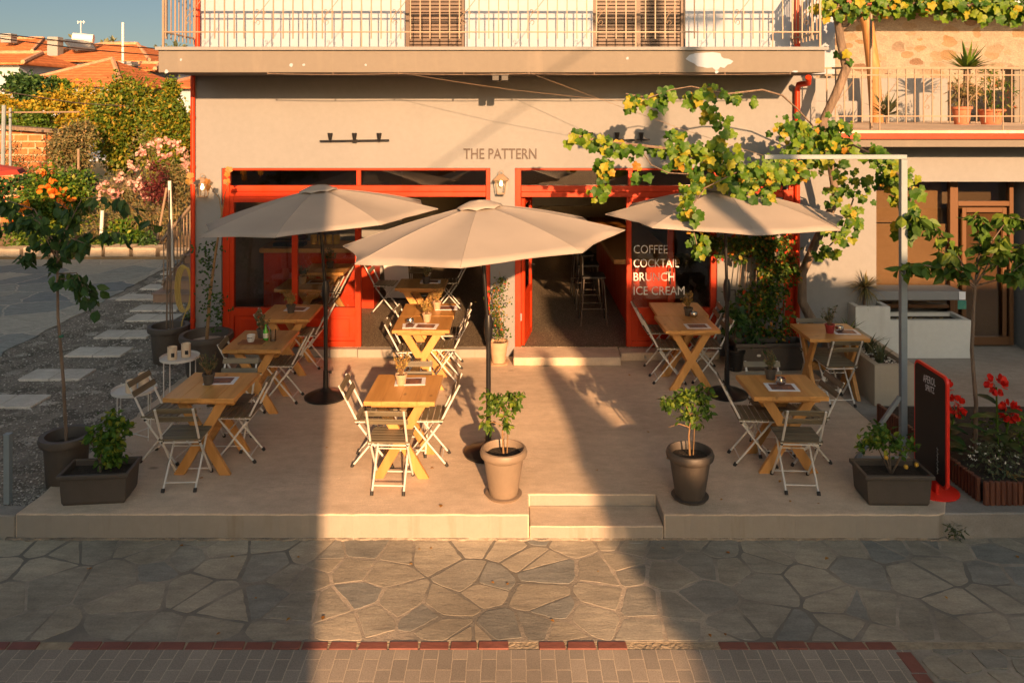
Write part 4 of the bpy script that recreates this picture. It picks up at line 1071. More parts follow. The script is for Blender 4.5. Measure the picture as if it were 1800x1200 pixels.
# rectangular planters -------------------------------------------------
def trough(name, lb, x, y, rz, L, W, H, m, grp=None):
    root = thing(name, lb, 'planter', (x,y,0), rz, grp)
    l0, w0 = L*0.42, W*0.40; l1, w1 = L*0.5, W*0.5
    def ring(l, w, z): return [(-l,-w,z),(l,-w,z),(l,w,z),(-l,w,z)]
    rs = [ring(l0,w0,0.0), ring(l0+.012,w0+.012,0.03), ring(l1-.02,w1-.02,H*0.84), ring(l1-.018,w1-.018,H*0.85), ring(l1,w1,H*0.87), ring(l1,w1,H), ring(l1-.03,w1-.03,H), ring(l1-.035,w1-.035,H*0.7)]
    vs = sum(rs, []); fs = [(3,2,1,0)]
    for i in range(len(rs)-1):
        for k in range(4): fs.append((i*4+k,i*4+(k+1)%4,(i+1)*4+(k+1)%4,(i+1)*4+k))
    mb = MB(); mb.add(vs, fs); mb.build('trough', m, root, bevel=0.008, seg=2)
    s = MB().box(-l1+.034,l1-.034,-w1+.034,w1-.034,H*0.5,H*0.80); s.build('soil', M['soil'], root)
    return root
t1 = trough('planter_box','dark plastic trough with a lush green bush at front left corner',-3.655,7.07,R(6),0.60,0.36,0.27,M['dark_pot'],'dark rectangular plastic planters')
mb = MB(); cloud(mb,(0.02,0.02,0.50),(0.19,0.17,0.20),620,0.06,'oval',5,12,0.36,0.1); cloud(mb,(0.16,0,0.60),(0.09,0.08,0.07),90,0.055,'oval',6,4,0.4,0.1); mb.build('foliage', M['bushleaf'], t1)
MB().tube([(0,0,0.2),(0.0,0.02,0.5)],[0.012,0.006],6).tube([(0,0,0.3),(0.12,0,0.58)],[0.008,0.004],5).tube([(0,0,0.3),(-0.1,0.03,0.5)],[0.008,0.004],5).build('stem', M['bark'], t1)
t2 = trough('planter_box','dark plastic trough with a small citrus bush at front right corner',3.355,7.05,R(-1),0.60,0.36,0.27,M['dark_pot'],'dark rectangular plastic planters')
mb = MB(); cloud(mb,(-0.02,0.02,0.50),(0.20,0.16,0.15),420,0.05,'oval',15,12,0.33,0.1); cloud(mb,(-0.24,0,0.50),(0.06,0.06,0.08),60,0.045,'oval',16,4,0.4,0.1); mb.build('foliage', M['bushleaf'], t2)
mb = MB()
for k in range(5):
    a = k*1.3; mb.tube([(0.0,0,0.2),(0.08*math.cos(a),0.08*math.sin(a),0.36),(0.16*math.cos(a),0.14*math.sin(a),0.52)],[0.009,0.006,0.003],5)
mb.build('stem', M['bark'], t2)
mb = MB()
for (x,z) in ((-0.11,0.42),(0.06,0.34),(0.15,0.36)): mb.lathe([(0,-.02),(.015,-.014),(.02,0),(.015,.014),(0,.02)],(x,-0.15,z),10)
mb.build('fruit', mat('citrus',(0.5,0.28,0.03),0.5), t2, smooth=True)

# big round pots at the left ------------------------------------------
peb = mat('pot_pebbles',(0.40,0.30,0.22),0.8,c2=(0.62,0.55,0.47),vscale=40,bump=1.0,bscale=45)
def bigpot(lb, x, y, z, r1, h, soil=None):
    root = thing('round_planter', lb, 'planter', (x,y,z), 0, 'big brown plastic pots on the left')
    pot(root, r1-0.03, r1*0.72, h, M['dark_pot'], 0.03, 32, soil)
    return root
def bleaf(mb, pts, n, size, r, shape='oval', spread=0.05, hang=1.0):
    """leaves hanging along a branch"""
    for i in range(n):
        t_ = r.random()**0.8*(len(pts)-1); k = min(int(t_), len(pts)-2); p = pts[k].lerp(pts[k+1], t_-k)
        p = p + Vector((r.uniform(-1,1),r.uniform(-1,1),r.uniform(-.6,.3)))*spread
        d = Vector((r.uniform(-.7,.7),r.uniform(-.7,.7),-hang*r.uniform(0.3,1.2)))
        leaf(mb, p, d, rvec(r), size*r.uniform(.7,1.25), shape, 0.2, 0.25)
p1 = bigpot('big dark pot on the gravel holding the tall drooping sapling',-4.15,7.42,-0.05,0.23,0.46)
sap = thing('sapling','young mulberry tree with dark drooping leaves in front of the left courtyard','tree',(-4.15,7.42,0.30))
tp = [Vector((0,0,0)),Vector((-0.03,0.0,0.6)),Vector((-0.08,0,1.2)),Vector((-0.09,0,1.86))]
mb = MB().tube(tp,[0.016,0.015,0.013,0.010],8)
r = random.Random(77); lm = MB()
br = [((-0.09,0,1.75),(-0.32,0,2.16),(-0.62,-.1,2.02)),((-0.09,0,1.85),(0.12,0.05,2.30),(0.45,0.1,2.30),(0.72,0.1,2.08)),((-0.09,0,1.7),(0.1,-0.1,1.95),(0.32,-.1,1.86)),((-0.09,0,1.75),(-0.3,0.1,1.90),(-0.48,0.1,1.72)),((-0.09,0,1.85),(0.0,0.1,2.1),(-0.10,0.1,2.25)),((-0.09,0,1.6),(0.12,-0.05,1.62),(0.24,-0.05,1.36)),((-0.09,0,1.85),(-0.3,0.0,2.2),(-0.6,0.05,2.28),(-0.85,0.05,2.12)),((-0.09,0,1.55),(0.12,0.05,1.55),(0.28,0.05,1.28)),((-0.09,0,1.8),(-0.2,-.1,2.1),(-0.42,-.1,2.2)),((-0.09,0,1.8),(0.2,.1,2.0),(0.5,.12,1.95))]
for b in br:
    pts = [Vector(q) for q in b]; mb.tube(pts,[0.008]+[0.005]*(len(pts)-2)+[0.002],5); bleaf(lm, pts, 34, 0.115, r, 'oval', 0.075)
mb.build('trunk', M['bark'], sap, smooth=True); lm.build('crown', M['darkleaf'], sap)
MB().lathe([(0,-.01),(.022,-.01),(.022,.01),(0,.01)],(-0.05,0,1.02),8).build('tie', mat('green_tie',(0.01,0.12,0.07),0.5), sap)
p2 = bigpot('big dark pot with pebbles and two thin canes, left of the stairs',-4.72,10.95,-0.05,0.27,0.50,peb)
MB().tube([(-0.03,0,0.35),(-0.02,0,1.1),(0.0,0,1.9)],0.012,6).tube([(0.06,0,0.35),(0.03,0,1.2),(0.02,0,1.95)],0.009,6).tube([(0.01,0.03,0.35),(0.0,0.02,2.35)],0.010,6).build('cane', M['bark'], p2)
p3 = bigpot('big dark pot with white pebbles at the corner of the cafe',-3.95,10.30,-0.0,0.33,0.52,peb)
mb = MB().tube([(0.0,0,0.4),(0.03,0.03,1.0),(0.09,0.05,1.5),(0.16,0.1,2.05)],[0.022,0.02,0.016,0.012],7).tube([(0.16,0.1,2.05),(0.13,0.1,2.25),(0.0,0.1,2.42)],[0.01,0.007,0.004],5).tube([(0.16,0.1,2.05),(0.2,0.1,2.3),(0.26,0.1,2.5)],[0.008,0.006,0.003],5)
mb.build('trunk', M['twig'], p3, smooth=True)
mb = MB(); r = random.Random(8)
for z in [0.55+0.045*i for i in range(26)]:
    w_ = 0.05+0.05*(0.5+0.5*math.sin(z*9)); cx = 0.0 if z > 1.0 else 0.10
    for k in range(int(13*(.3+abs(math.sin(z*5.1))))): leaf(mb, Vector((cx+r.gauss(0,w_),0.04+r.gauss(0,w_*.6),z+r.uniform(-.03,.03))), rvec(r), rvec(r)+Vector((0,0,.5)), 0.05, 'oval')
mb.build('climbing_leaves', M['darkleaf'], p3)
mb = MB()
for q in [(-0.25,2.58),(-0.02,2.50),(0.26,2.66),(0.24,2.60),(-0.27,2.5),(0.0,2.42),(0.22,2.5)]:
    leaf(mb, Vector((q[0],0.1,q[1])), Vector((r.uniform(-.5,.5),-.3,-1)), Vector((r.uniform(-.6,.6),-1,0.2)), 0.085, 'grape')
mb.build('yellow_leaves', M['dryleaf'], p3)
X, Y = G(322,560,-.05)
p4 = bigpot('small dark pot with a seedling beside the hose near the stairs',-4.78,11.9,-0.05,0.20,0.32)
mb = MB(); cloud(mb,(0,0,0.40),(0.08,0.08,0.10),50,0.07,'lance',4,4,0.4,0); mb.build('foliage', M['midleaf'], p4)
# hose
mb = MB()
for k in range(4):
    pts = []
    for i in range(25): a = 2*PI*i/24; pts.append((0.09*math.sin(a)*(1+.06*k)-0.02*k, 0.01*k, 0.30*math.cos(a)*(1+.03*k)))
    mb.tube(pts, 0.010, 6, cap=False)
mb.tube([(0.0,0,-0.3),(-0.05,-0.02,-0.45),(-0.09,-0.05,-0.85)],0.010,6)
o = mb.build('garden_hose', M['hose'], None, smooth=True, loc=(-4.52,11.05,0.92)); tag(o,'coiled yellow garden hose hanging at the building corner','hose')
# bollard
X, Y = G(14,900,-.1)
o = MB().box(-0.026,0.026,-0.026,0.026,0,0.60).box(-0.029,0.029,-0.029,0.029,0.6,0.612).build('bollard', M['grey_metal'], bevel=0.003, loc=(X,Y,-0.02)); tag(o,'square grey steel post at the left photo edge','bollard')

# white side tables with candles ------------------------------------
def side_table(x, y, lb, rz):
    root = thing('side_table', lb, 'side table', (x,y,0), rz, 'white round metal side tables')
    MB().lathe([(0,0.485),(0.215,0.485),(0.222,0.488),(0.222,0.515),(0.215,0.515),(0.214,0.495),(0,0.495)],n=40).build('tabletop', M['white_metal'], root, smooth=True)
    for k in range(4):
        a = PI/4+k*PI/2; MB().tube([(0.205*math.cos(a),0.205*math.sin(a),0.0),(0.205*math.cos(a),0.205*math.sin(a),0.485)],0.007,6).build('leg', M['white_metal'], root)
    MB().tube([(-0.145,-0.145,0.035),(0.145,0.145,0.035)],0.006,6).tube([(-0.145,0.145,0.035),(0.145,-0.145,0.035)],0.006,6).build('stretcher', M['white_metal'], root)
side_table(-3.95,8.33,'white round side table nearer the street, holding two plain candles',R(20))
side_table(-3.92,9.40,'white round side table farther back, holding two labelled candles',R(10))
def candle(x, y, z, h, lb, dark):
    o = MB().lathe([(0,0),(0.052,0),(0.054,0.005),(0.054,h),(0.046,h),(0.045,h-0.02),(0,h-0.02)],n=22).build('candle', M['candle'], smooth=True, loc=(x,y,z)); tag(o,lb,'candle','pillar candles on the side tables')
    if dark: MB().box(0.01,0.045,-0.056,-0.046,0.04,0.085).build('badge', M['rubber'], o)
candle(-3.955,8.27,.496,.12,'front candle on the nearer side table, next to the chair back',0)
candle(-3.90,8.43,.496,.14,'rear candle on the nearer side table',0)
candle(-3.98,9.33,.496,.145,'left candle on the farther side table',1)
candle(-3.86,9.43,.496,.155,'right candle on the farther side table',1)

# ================================================================== things on the tables
def menu(x, y, z, rz, lb):
    root = MB().box(-0.148,0.148,-0.105,0.105,0.0,0.004).build('menu', M['paper'], loc=(x,y,z+0.001), rotz=rz); tag(root,lb,'menu','printed menus on the tables')
    MB().box(-0.11,0.11,-0.075,0.075,0.0042,0.006).build('print', M['print'], root)
def herb(x, y, z, lb, pm, lm, seed, h=0.2, rr=0.055):
    root = thing('potted_herb', lb, 'potted plant', (x,y,z+.001), 0, 'small potted herbs on the tables')
    MB().lathe([(0,0),(rr*.75,0),(rr,0.085),(rr+.006,0.086),(rr+.006,0.105),(rr-.005,0.105),(rr-.01,0.085),(0,0.085)],n=20).build('pot', M[pm] if isinstance(pm,str) else pm, root, smooth=True)
    MB().lathe([(0,0.095),(rr-.008,0.09)],n=12).build('soil', M['soil'], root)
    mb = MB(); r = random.Random(seed); sm = MB()
    for k in range(26):
        a = r.uniform(0,2*PI); e = Vector((math.cos(a)*r.uniform(.02,h*.55),math.sin(a)*r.uniform(.02,h*.55),0.105+h*r.uniform(.4,1)))
        b = Vector((math.cos(a)*.012,math.sin(a)*.012,0.09)); sm.tube([b,(b+e)/2+Vector((0,0,.02)),e],0.0016,3,cap=False)
        for j in range(11):
            q = b.lerp(e, 0.35+0.65*r.random()); leaf(mb, q, rvec(r)+Vector((0,0,.3)), rvec(r), 0.024*r.uniform(.7,1.3), 'lance' if j%2 else 'oval')
    sm.build('stem', M['twig'], root); mb.build('foliage', M[lm], root)
def bowl(x, y, z, lb):
    o = MB().lathe([(0,0),(0.03,0),(0.048,0.02),(0.052,0.045),(0.046,0.066),(0.040,0.066),(0.044,0.045),(0.03,0.012),(0,0.01)],n=24).build('metal_bowl', M['steel'], smooth=True, loc=(x,y,z+.007)); tag(o,lb,'ashtray','metal bowls on the tables')
ZT = 0.75
menu(-2.87,7.86,ZT,R(3),'menu on the front-left table'); herb(-2.96,7.77,ZT,'grey herb in a dark pot on the front-left table','dark_pot','greyherb',1)
herb(-2.93,9.33,ZT,'dull green herb behind the cup on the green-bottle table','dark_pot','greyherb',2)
menu(-2.87,10.62,ZT,R(-4),'menu on the table against the left red panel'); herb(-2.90,10.45,ZT,'reddish dry herb on the table against the left red panel','dark_pot','dryherb',3,.17)
menu(-1.0,7.84,ZT,R(4),'menu on the sunlit front middle table'); herb(-1.08,7.76,ZT,'dry yellow herb in a pale pot on the sunlit front middle table','clay_tan','dryherb',4,.22)
menu(-1.20,9.82,ZT,R(6),'crumpled menu under the bowl on the middle double table'); bowl(-1.26,9.86,ZT+.006,'metal bowl on the middle double table')
menu(-1.06,9.78,ZT+.005,R(-5),'second menu beside the bowl on the middle double table')
herb(-1.07,10.02,ZT,'dry yellow herb at the centre of the middle double table','clay_tan','dryherb',5,.2); herb(-1.0,10.62,ZT,'dry herb at the far end of the middle double table','clay_tan','dryherb',6,.2)
menu(-0.88,10.68,ZT,R(3),'menu at the far end of the middle double table')
herb(-1.25,11.6,.872,'dark potted herb on the shaded indoor table','dark_pot','greyherb',7,.16); menu(-1.2,11.72,.872,R(2),'menu on the shaded indoor table')
menu(2.60,7.68,ZT,R(-3),'menu with dark picture on the front right table'); bowl(2.61,7.74,ZT+.002,'metal bowl standing on the menu of the front right table'); herb(2.57,7.92,ZT,'grey green herb in a dark pot on the front right table','dark_pot','greyherb',8,.18)
menu(2.28,9.80,ZT,R(2),'menu on the table under the window lettering'); herb(2.28,10.30,ZT,'dry herb on the table under the window lettering','dark_pot','dryherb',9,.2); bowl(2.33,10.22,ZT-.004,'metal bowl on the table under the window lettering')
herb(3.80,9.52,ZT,'sprawling herb in a red pot on the table beside the tan planter',mat('red_pot',(0.28,0.03,0.03),0.5),'greyherb',10,.22)
menu(4.0,9.55,ZT,R(-4),'menu on the table beside the tan planter'); bowl(3.93,9.56,ZT+.002,'metal bowl on the menu beside the red pot')
herb(-3.05,11.62,.872,'potted herb behind the glass of the left window','clay_tan','greyherb',12,.18); menu(-2.85,11.7,.872,0,'white menu behind the glass of the left window')
herb(-2.9,12.7,.872,'dark leafy pot on the farther table behind the left window','dark_pot','darkleaf',13,.25)
# cup, tray, bottle and glass on the second left table
tr_ = MB().box(-0.14,0.14,-0.085,0.085,0,0.010).build('wooden_tray', mat('tray',(0.22,0.08,0.03),0.5), bevel=.003, loc=(-2.98,9.13,ZT+.001)); tag(tr_,'small brown wooden tray under the white cup','tray')
cp = MB().lathe([(0,0.004),(0.034,0.004),(0.044,0.04),(0.047,0.082),(0.043,0.082),(0.04,0.04),(0.03,0.012),(0,0.012)],n=24).build('cup', M['white_metal'], smooth=True, loc=(-2.99,9.12,ZT+.012)); tag(cp,'white cup with small dark marks on the wooden tray','cup')
mb = MB()
for k in range(5):
    a = -PI/2 - .5 + k*.25; mb.box(0.047*math.cos(a)-.003,0.047*math.cos(a)+.003,0.047*math.sin(a)-.001,0.047*math.sin(a)+.002,0.05,0.062)
mb.build('mark', M['rubber'], cp)
bt = MB().lathe([(0,0),(0.028,0),(0.03,0.01),(0.03,0.10),(0.012,0.15),(0.012,0.185),(0,0.186)],n=20).build('bottle', mat('green_glass',(0.05,0.36,0.03),0.1,spec=0.8), smooth=True, loc=(-2.85,9.22,ZT+.001)); tag(bt,'small bright green bottle beside the cup','bottle')
MB().lathe([(0.0305,0.03),(0.0305,0.085)],n=20).build('label', M['whiteflower'], bt)
gl_ = MB().lathe([(0,0),(0.03,0),(0.036,0.13),(0.034,0.13),(0.028,0.008),(0,0.008)],n=20).build('drinking_glass', M['glass'], smooth=True, loc=(-2.76,9.2,ZT+.001)); tag(gl_,'clear drinking glass right of the green bottle','glass')

# ================================================================== wall lamps
def lantern(x, z, lb):
    root = thing('wall_lantern', lb, 'lantern', (x,YF-0.11,z), 0, 'small metal lanterns on the shopfront piers')
    mb = MB(); c4 = [(-1,-1),(1,-1),(1,1),(-1,1)]
    for sx, sy in c4: mb.bar((sx*.075,sy*.075,0.0),(sx*.05,sy*.05,-.19),0.010,0.010,up=(0,1,0.01))
    for (q, z_) in ((.075,0.0),(.05,-.19)):
        for k in range(4):
            a, b = c4[k], c4[(k+1)%4]; mb.bar((a[0]*q,a[1]*q,z_),(b[0]*q,b[1]*q,z_),0.010,0.010)
    mb.box(-.05,.05,-.05,.05,-.20,-.192).bar((0,.05,-.1),(0,.108,-.1),.015,.015)
    mb.build('frame', M['rail'], root)
    mb = MB(); mb.add([(-.11,-.11,-.005),(.11,-.11,-.005),(.11,.11,-.005),(-.11,.11,-.005),(-.03,-.03,.075),(.03,-.03,.075),(.03,.03,.075),(-.03,.03,.075)],[(0,1,5,4),(1,2,6,5),(2,3,7,6),(3,0,4,7),(4,5,6,7),(3,2,1,0)]); mb.build('cap', M['rail'], root)
    MB().tube([(0.03*math.cos(a),0,0.095+0.03*math.sin(a)) for a in [2*PI*i/12 for i in range(13)]],0.004,5,cap=False).build('ring', M['rail'], root)
    MB().lathe([(0,-.09),(.018,-.08),(.022,-.06),(.012,-.035),(.01,-.01),(0,-.01)],n=12).build('bulb', mat('lit_bulb',(1,.6,.25),.5,emit=((1,.55,.2),14)), root, smooth=True)
a = P(881,322,YF); lantern(a.x,a.z+.06,'lantern with a lit bulb on the middle white pier'); a = P(361,328,YF); lantern(a.x,a.z+.06,'lantern with a lit bulb on the left white pier, among yellow leaves')
def spotbar(x0, x1, z, cups, lb):
    root = thing('spotlight_bar', lb, 'wall lamp', ((x0+x1)/2,YF-.06,z), 0, 'black spotlight bars over the shopfront')
    h = (x1-x0)/2
    MB().tube([(-h,0,0),(h,0,0.012)],0.011,10).box(-.03,.03,0,.058,-.02,.02).build('bar', M['black'], root)
    for q in cups: MB().lathe([(0,0.02),(.02,.02),(.026,.05),(.037,.11),(.031,.11),(.02,.05),(0,.04)],(q,0,0),16).tube([(q,0,-.012),(q,0,.02)],.008,6).build('lamp_cup', M['black'], root, smooth=True)
a = P(562,248,YF-.06); b = P(684,246,YF-.06); spotbar(a.x,b.x,a.z,(-.335,.0,.34),'spotlight bar with three black cups left of the lettering')
a = P(1020,247,YF-.06); b = P(1142,246,YF-.06); spotbar(a.x,b.x,a.z,(-.335,.03,.36),'spotlight bar right of the lettering, partly behind vine leaves')
root = thing('flood_light','black floodlight pair under the balcony edge','floodlight',(P(879,133,9.98).x,9.99,3.875))
MB().box(-.11,.11,-.01,.02,-.03,0).build('bracket', M['black'], root)
for sx in (-.055,.06): MB().box(sx-.045,sx+.045,-.05,.03,-.10,-.032).build('lamp_head', M['black'], root, bevel=.006)

# ================================================================== concrete planters at right
def cplanter(name, lb, x0, x1, y0, y1, h, m, soilz=0.05):
    root = thing(name, lb, 'planter', (x0,y0,0), 0)
    w, d, t_ = x1-x0, y1-y0, 0.07
    MB().prism([(0,0),(w,0),(w,t_),(t_,t_),(t_,d-t_),(w-t_,d-t_),(w-t_,t_+.0005),(w,t_+.0005),(w,d),(0,d)],0,h).build('box', m, root, bevel=0.006) if False else MB().box(0,w,0,t_,0,h).box(0,w,d-t_,d,0,h).box(0,t_,t_+.0002,d-t_-.0002,0,h).box(w-t_,w,t_+.0002,d-t_-.0002,0,h).build('box', m, root)
    MB().box(t_,w-t_,t_,d-t_,0,h-soilz).build('soil', M['soil'], root)
    return root
q1 = cplanter('concrete_planter','tan masonry planter with grassy plants beside the right table',4.19,4.66,9.20,10.76,0.47,M['planter_tan'],0.06)
q2 = cplanter('concrete_planter','tall pale masonry planter holding the spiky palm-like plant',4.66,5.13,10.80,11.46,0.74,M['planter_white'],0.10)
q3 = cplanter('concrete_planter','long low pale masonry planter under the ledge',5.135,6.30,10.93,11.40,0.52,M['planter_white'],0.05)
def blades(mb, c, n, L, r, w=0.022, up=0.9, out=0.5):
    for i in range(n):
        a = r.uniform(0,2*PI); d = Vector((math.cos(a)*out*r.uniform(.2,1.2),math.sin(a)*out*r.uniform(.2,1.2),up)); l = L*r.uniform(.6,1.1); s = Vector((-math.sin(a),math.cos(a),0))*w
        p0 = Vector(c)+Vector((r.uniform(-.03,.03),r.uniform(-.03,.03),0)); p1 = p0+d*l*.5; p2 = p0+Vector((d.x*1.5,d.y*1.5,d.z*.75))*l
        o = len(mb.v); mb.v += [tuple(p0-s*.6),tuple(p0+s*.6),tuple(p1+s),tuple(p1-s),tuple(p2)]; mb.f += [(o,o+1,o+2,o+3),(o+3,o+2,o+4)]; mb.m += [0,0]
r = random.Random(31)
for (x,y,lb) in ((4.35,9.42,'grassy plant at the front of the tan planter'),(4.42,9.85,'grassy plant in the middle of the tan planter'),(4.38,10.35,'grassy plant at the back of the tan planter')):
    mb = MB(); blades(mb,(0,0,0),38,0.34,r,.011,.9,.55); o = mb.build('grassy_plant', M['greyherb'] if y < 9.9 else M['midleaf'], loc=(x,y,.41)); tag(o,lb,'plant','grassy plants in the tan planter')
mb = MB(); r = random.Random(9)
for k in range(420): x, y = r.uniform(4.27,4.58), r.uniform(9.28,10.68); s = r.uniform(.008,.018); mb.lathe([(0,-s*.5),(s,0),(0,s*.6)],(x,y,.415),5)
o = mb.build('pebble_mulch', M['whiteflower']); tag(o,'white pebbles on the soil of the tan planter','pebbles',kind='stuff')
sp = thing('spiky_plant','dry spiky cordyline on a thin stem in the tall pale planter','plant',(4.86,11.0,.62))
MB().tube([(0,0,0),(0.02,0,.32)],0.018,7).build('stem', M['bark'], sp)
mb = MB(); r = random.Random(13)
for i in range(190):
    d = rvec(r); d.z = d.z*.8+.25; d.normalize(); s = d.cross(Vector((0,0,1))).normalized()*.006; c = Vector((.02,0,.34)); l = r.uniform(.2,.36)
    o_ = len(mb.v); m_ = c+d*l*.6; e = c+d*l+Vector((0,0,-.05)); mb.v += [tuple(c-s),tuple(c+s),tuple(m_+s),tuple(m_-s),tuple(e)]; mb.f += [(o_,o_+1,o_+2,o_+3),(o_+3,o_+2,o_+4)]; mb.m += [0,0]
mb.build('leaves', M['oliveleaf'], sp)
mb = MB(); blades(mb,(5.6,11.15,.47),30,.16,r,.004,.15,1.0); blades(mb,(6.0,11.15,.47),20,.16,r,.004,.15,1.0); blades(mb,(5.35,11.15,.47),20,.14,r,.004,.15,1.0)
o = mb.build('dry_grass', M['dryherb']); tag(o,'dry grass tufts lying in the long pale planter','grass',kind='stuff')

# climber against the wall and its pots
cb = trough('planter_box','long dark trough at the foot of the berry climber',3.38,10.55,R(2),0.95,0.34,0.36,M['dark_pot'])
cl_ = thing('climbing_shrub','dense climbing shrub with orange-red berries on the wall behind the right parasol','climber',(3.35,10.75,.28))
mb = MB()
for k in range(9):
    a = -.35+k*.08; mb.tube([(a,0,0),(a+.05,.02,.5),(a*.8+.06,.05,1.2)],[.012,.010,.005],5)
mb.build('stem', M['bark'], cl_)
mb = MB()
for (px, py, rx, rz, n, sd) in ((1340,430,38,26,750,1),(1350,480,40,40,1000,2),(1300,440,45,22,420,3),(1345,535,45,42,900,4),(1385,450,20,50,260,5),(1330,585,40,25,420,6),(1290,425,50,16,380,7),(1375,590,30,35,330,8),(1250,430,25,14,120,9)):
    c = P(px,py,10.78); cloud(mb, Vector((c.x-3.35,0,c.z-.28)), (rx/130,.13,rz/130), n, .058, 'oval', sd, 12, .38, .3)
mb.build('foliage', M['climber'], cl_)
def smallpot(lb, x, y, r1, h, m, fm, fh, seed, name='potted_plant', cat='potted plant', z=0, lsz=.09, fr=.13):
    root = thing(name, lb, cat, (x,y,z)); pot(root, r1, r1*.75, h, m, .012, 22)
    MB().tube([(0,0,h*.7),(0.01,0,h+fh*.6)],.008,5).tube([(0.01,0,h*.7),(-.05,0.02,h+fh*.5)],.006,5).build('stem', M['bark'], root)
    mb = MB(); cloud(mb,(0,0,h+fh*.55),(fr,fr,fh*.5),int(170),lsz,'oval',seed,9,.35,.4); mb.build('foliage', M[fm], root); return root
smallpot('black pot with dark leafy plant right behind the right parasol pole',2.93,10.45,.12,.28,M['black'],'darkleaf',.62,3)
smallpot('white pot with small dark plant between black pot and dark trough',3.22,10.5,.095,.22,M['white_metal'],'darkleaf',.45,4,lsz=.06)
# tan pot with climbing vine at the middle pier
root = thing('potted_climber','tan clay pot with a slender climbing plant at the middle pier','potted plant',(-.18,10.72,0))
MB().lathe([(0,0),(.13,0),(.145,.025),(.135,.026),(0,.012)],n=24).build('saucer', M['clay_tan'], root, smooth=True)
MB().lathe([(0,.02),(.09,.02),(.118,.24),(.128,.242),(.132,.30),(.115,.30),(.108,.25),(0,.25)],n=28).build('pot', M['clay_tan'], root, smooth=True)
MB().lathe([(0,.27),(.11,.262)],n=14).build('soil', M['soil'], root)
mb = MB(); lm = MB(); r = random.Random(14)
for k in range(6):
    pts = [Vector(((k-2.5)*.02,.02,.26))]
    for j in range(1,9): pts.append(Vector(((k-2.5)*.018+r.uniform(-.02,.02)+.03*math.sin(j*.7),.04+r.uniform(-.02,.02),.26+j*.09*(1 if k < 4 else .6))))
    mb.tube(pts,.004,4,cap=False)
mb.tube([(0.02,.05,.95),(.03,.05,1.1),(.01,.05,1.22)],.003,4)
mb.build('stem', M['twig'], root)
for i in range(560):
    t_ = r.random(); z = .32+t_*.82; w_ = .035+.035*math.sin(t_*PI)*(1.4 if t_ > .6 else .8); leaf(lm, Vector((.03*math.sin(z*6)+.025*t_+r.gauss(0,w_),.03+r.gauss(0,w_*.7),z)), rvec(r), rvec(r)+Vector((0,0,.4)), .034*r.uniform(.7,1.4),'oval')
lm.build('foliage', M['climber'], root)
# ================================================================== board sign
root = thing('pavement_sign','tall black advertising board in a red frame on a round red base','sign',(3.77,7.16,0))
def rrect(w, h, rad, n=6):
    pts = []
    for cx, cy, a0 in ((w/2-rad,h/2-rad,0),(-w/2+rad,h/2-rad,90),(-w/2+rad,-h/2+rad,180),(w/2-rad,-h/2+rad,270)):
        for k in range(n+1): a = R(a0+90*k/n); pts.append((cx+rad*math.cos(a), cy+rad*math.sin(a)))
    return pts
def yz(mb, pts, x0, x1, zc):
    n = len(pts); vs = [(x0,y,zc+z) for y,z in pts]+[(x1,y,zc+z) for y,z in pts]
    fs = [tuple(reversed(range(n))), tuple(range(n,2*n))]+[(i,(i+1)%n,n+(i+1)%n,n+i) for i in range(n)]
    return mb.add(vs, fs)
M['sign_red'] = mat('sign_red',(0.75,0.03,0.015),0.35)
fr = yz(MB(), rrect(.56,.99,.07), -.014, .014, .62).build('frame', M['sign_red'], root, bevel=.004)
yz(MB(), rrect(.51,.94,.05), -.0175, .0175, .62).build('board', mat('board_black',(0.012,0.012,0.013),0.45), root)
MB().lathe([(0,0),(.21,0),(.212,.010),(.19,.02),(.03,.035),(0,.035)],(0.03,0.02,0),36).build('base', M['sign_red'], root, smooth=True)
MB().box(-.012,.012,-.10,.10,.02,.135).build('foot_bracket', M['sign_red'], root)
def sign_text(s, yc, zc, w, h, lean=0.0):
    me = text_mesh(s, w, h, .002, 'lettering'); me.materials.append(M['paper'])
    for v in me.vertices:
        x = v.co.x-w/2; v.co = Vector((-.0195-v.co.y*0.2, -(x), v.co.z-h/2+x*lean))
    o = bpy.data.objects.new('lettering', me); col.objects.link(o); o.parent = root; o.location = (0,yc,zc)
sign_text('APEROL',0.0,1.0,.21,.068,.12); sign_text('SPRITZ',-0.01,.925,.15,.055,.12)
me = text_mesh('mediterraneo',.16,.03,.002,'lettering')
# small flourish near the lower corner
mb = MB()
for k in range(7): z = .22+.034*k; mb.tube([(-.019,-.13,z),(-.019,-.145-.01*(k%2),z+.012),(-.019,-.125,z+.024),(-.019,-.138,z+.03)],.0025,4)
mb.build('flourish', mat('faded_white',(0.3,0.3,0.3),.6), root)

# mast carrying the vine
mx_, my_ = 3.83, 7.80
root = thing('pergola_mast','grey steel post with a horizontal arm carrying the grapevine','post',(mx_,my_,0))
MB().box(-.03,.03,-.03,.03,0,2.94).build('post', M['grey_metal'], root, bevel=.003)
MB().box(-1.36,.03,-.022,.022,2.942,2.985).build('arm', M['grey_metal'], root, bevel=.003)
MB().bar((-.03,0,.62),(-.46,0,.0),.035,.035,up=(0,1,0)).bar((-.03,0.0,.02),(-.46,0.0,.02),.03,.03,up=(0,1,0)).build('brace', M['grey_metal'], root)

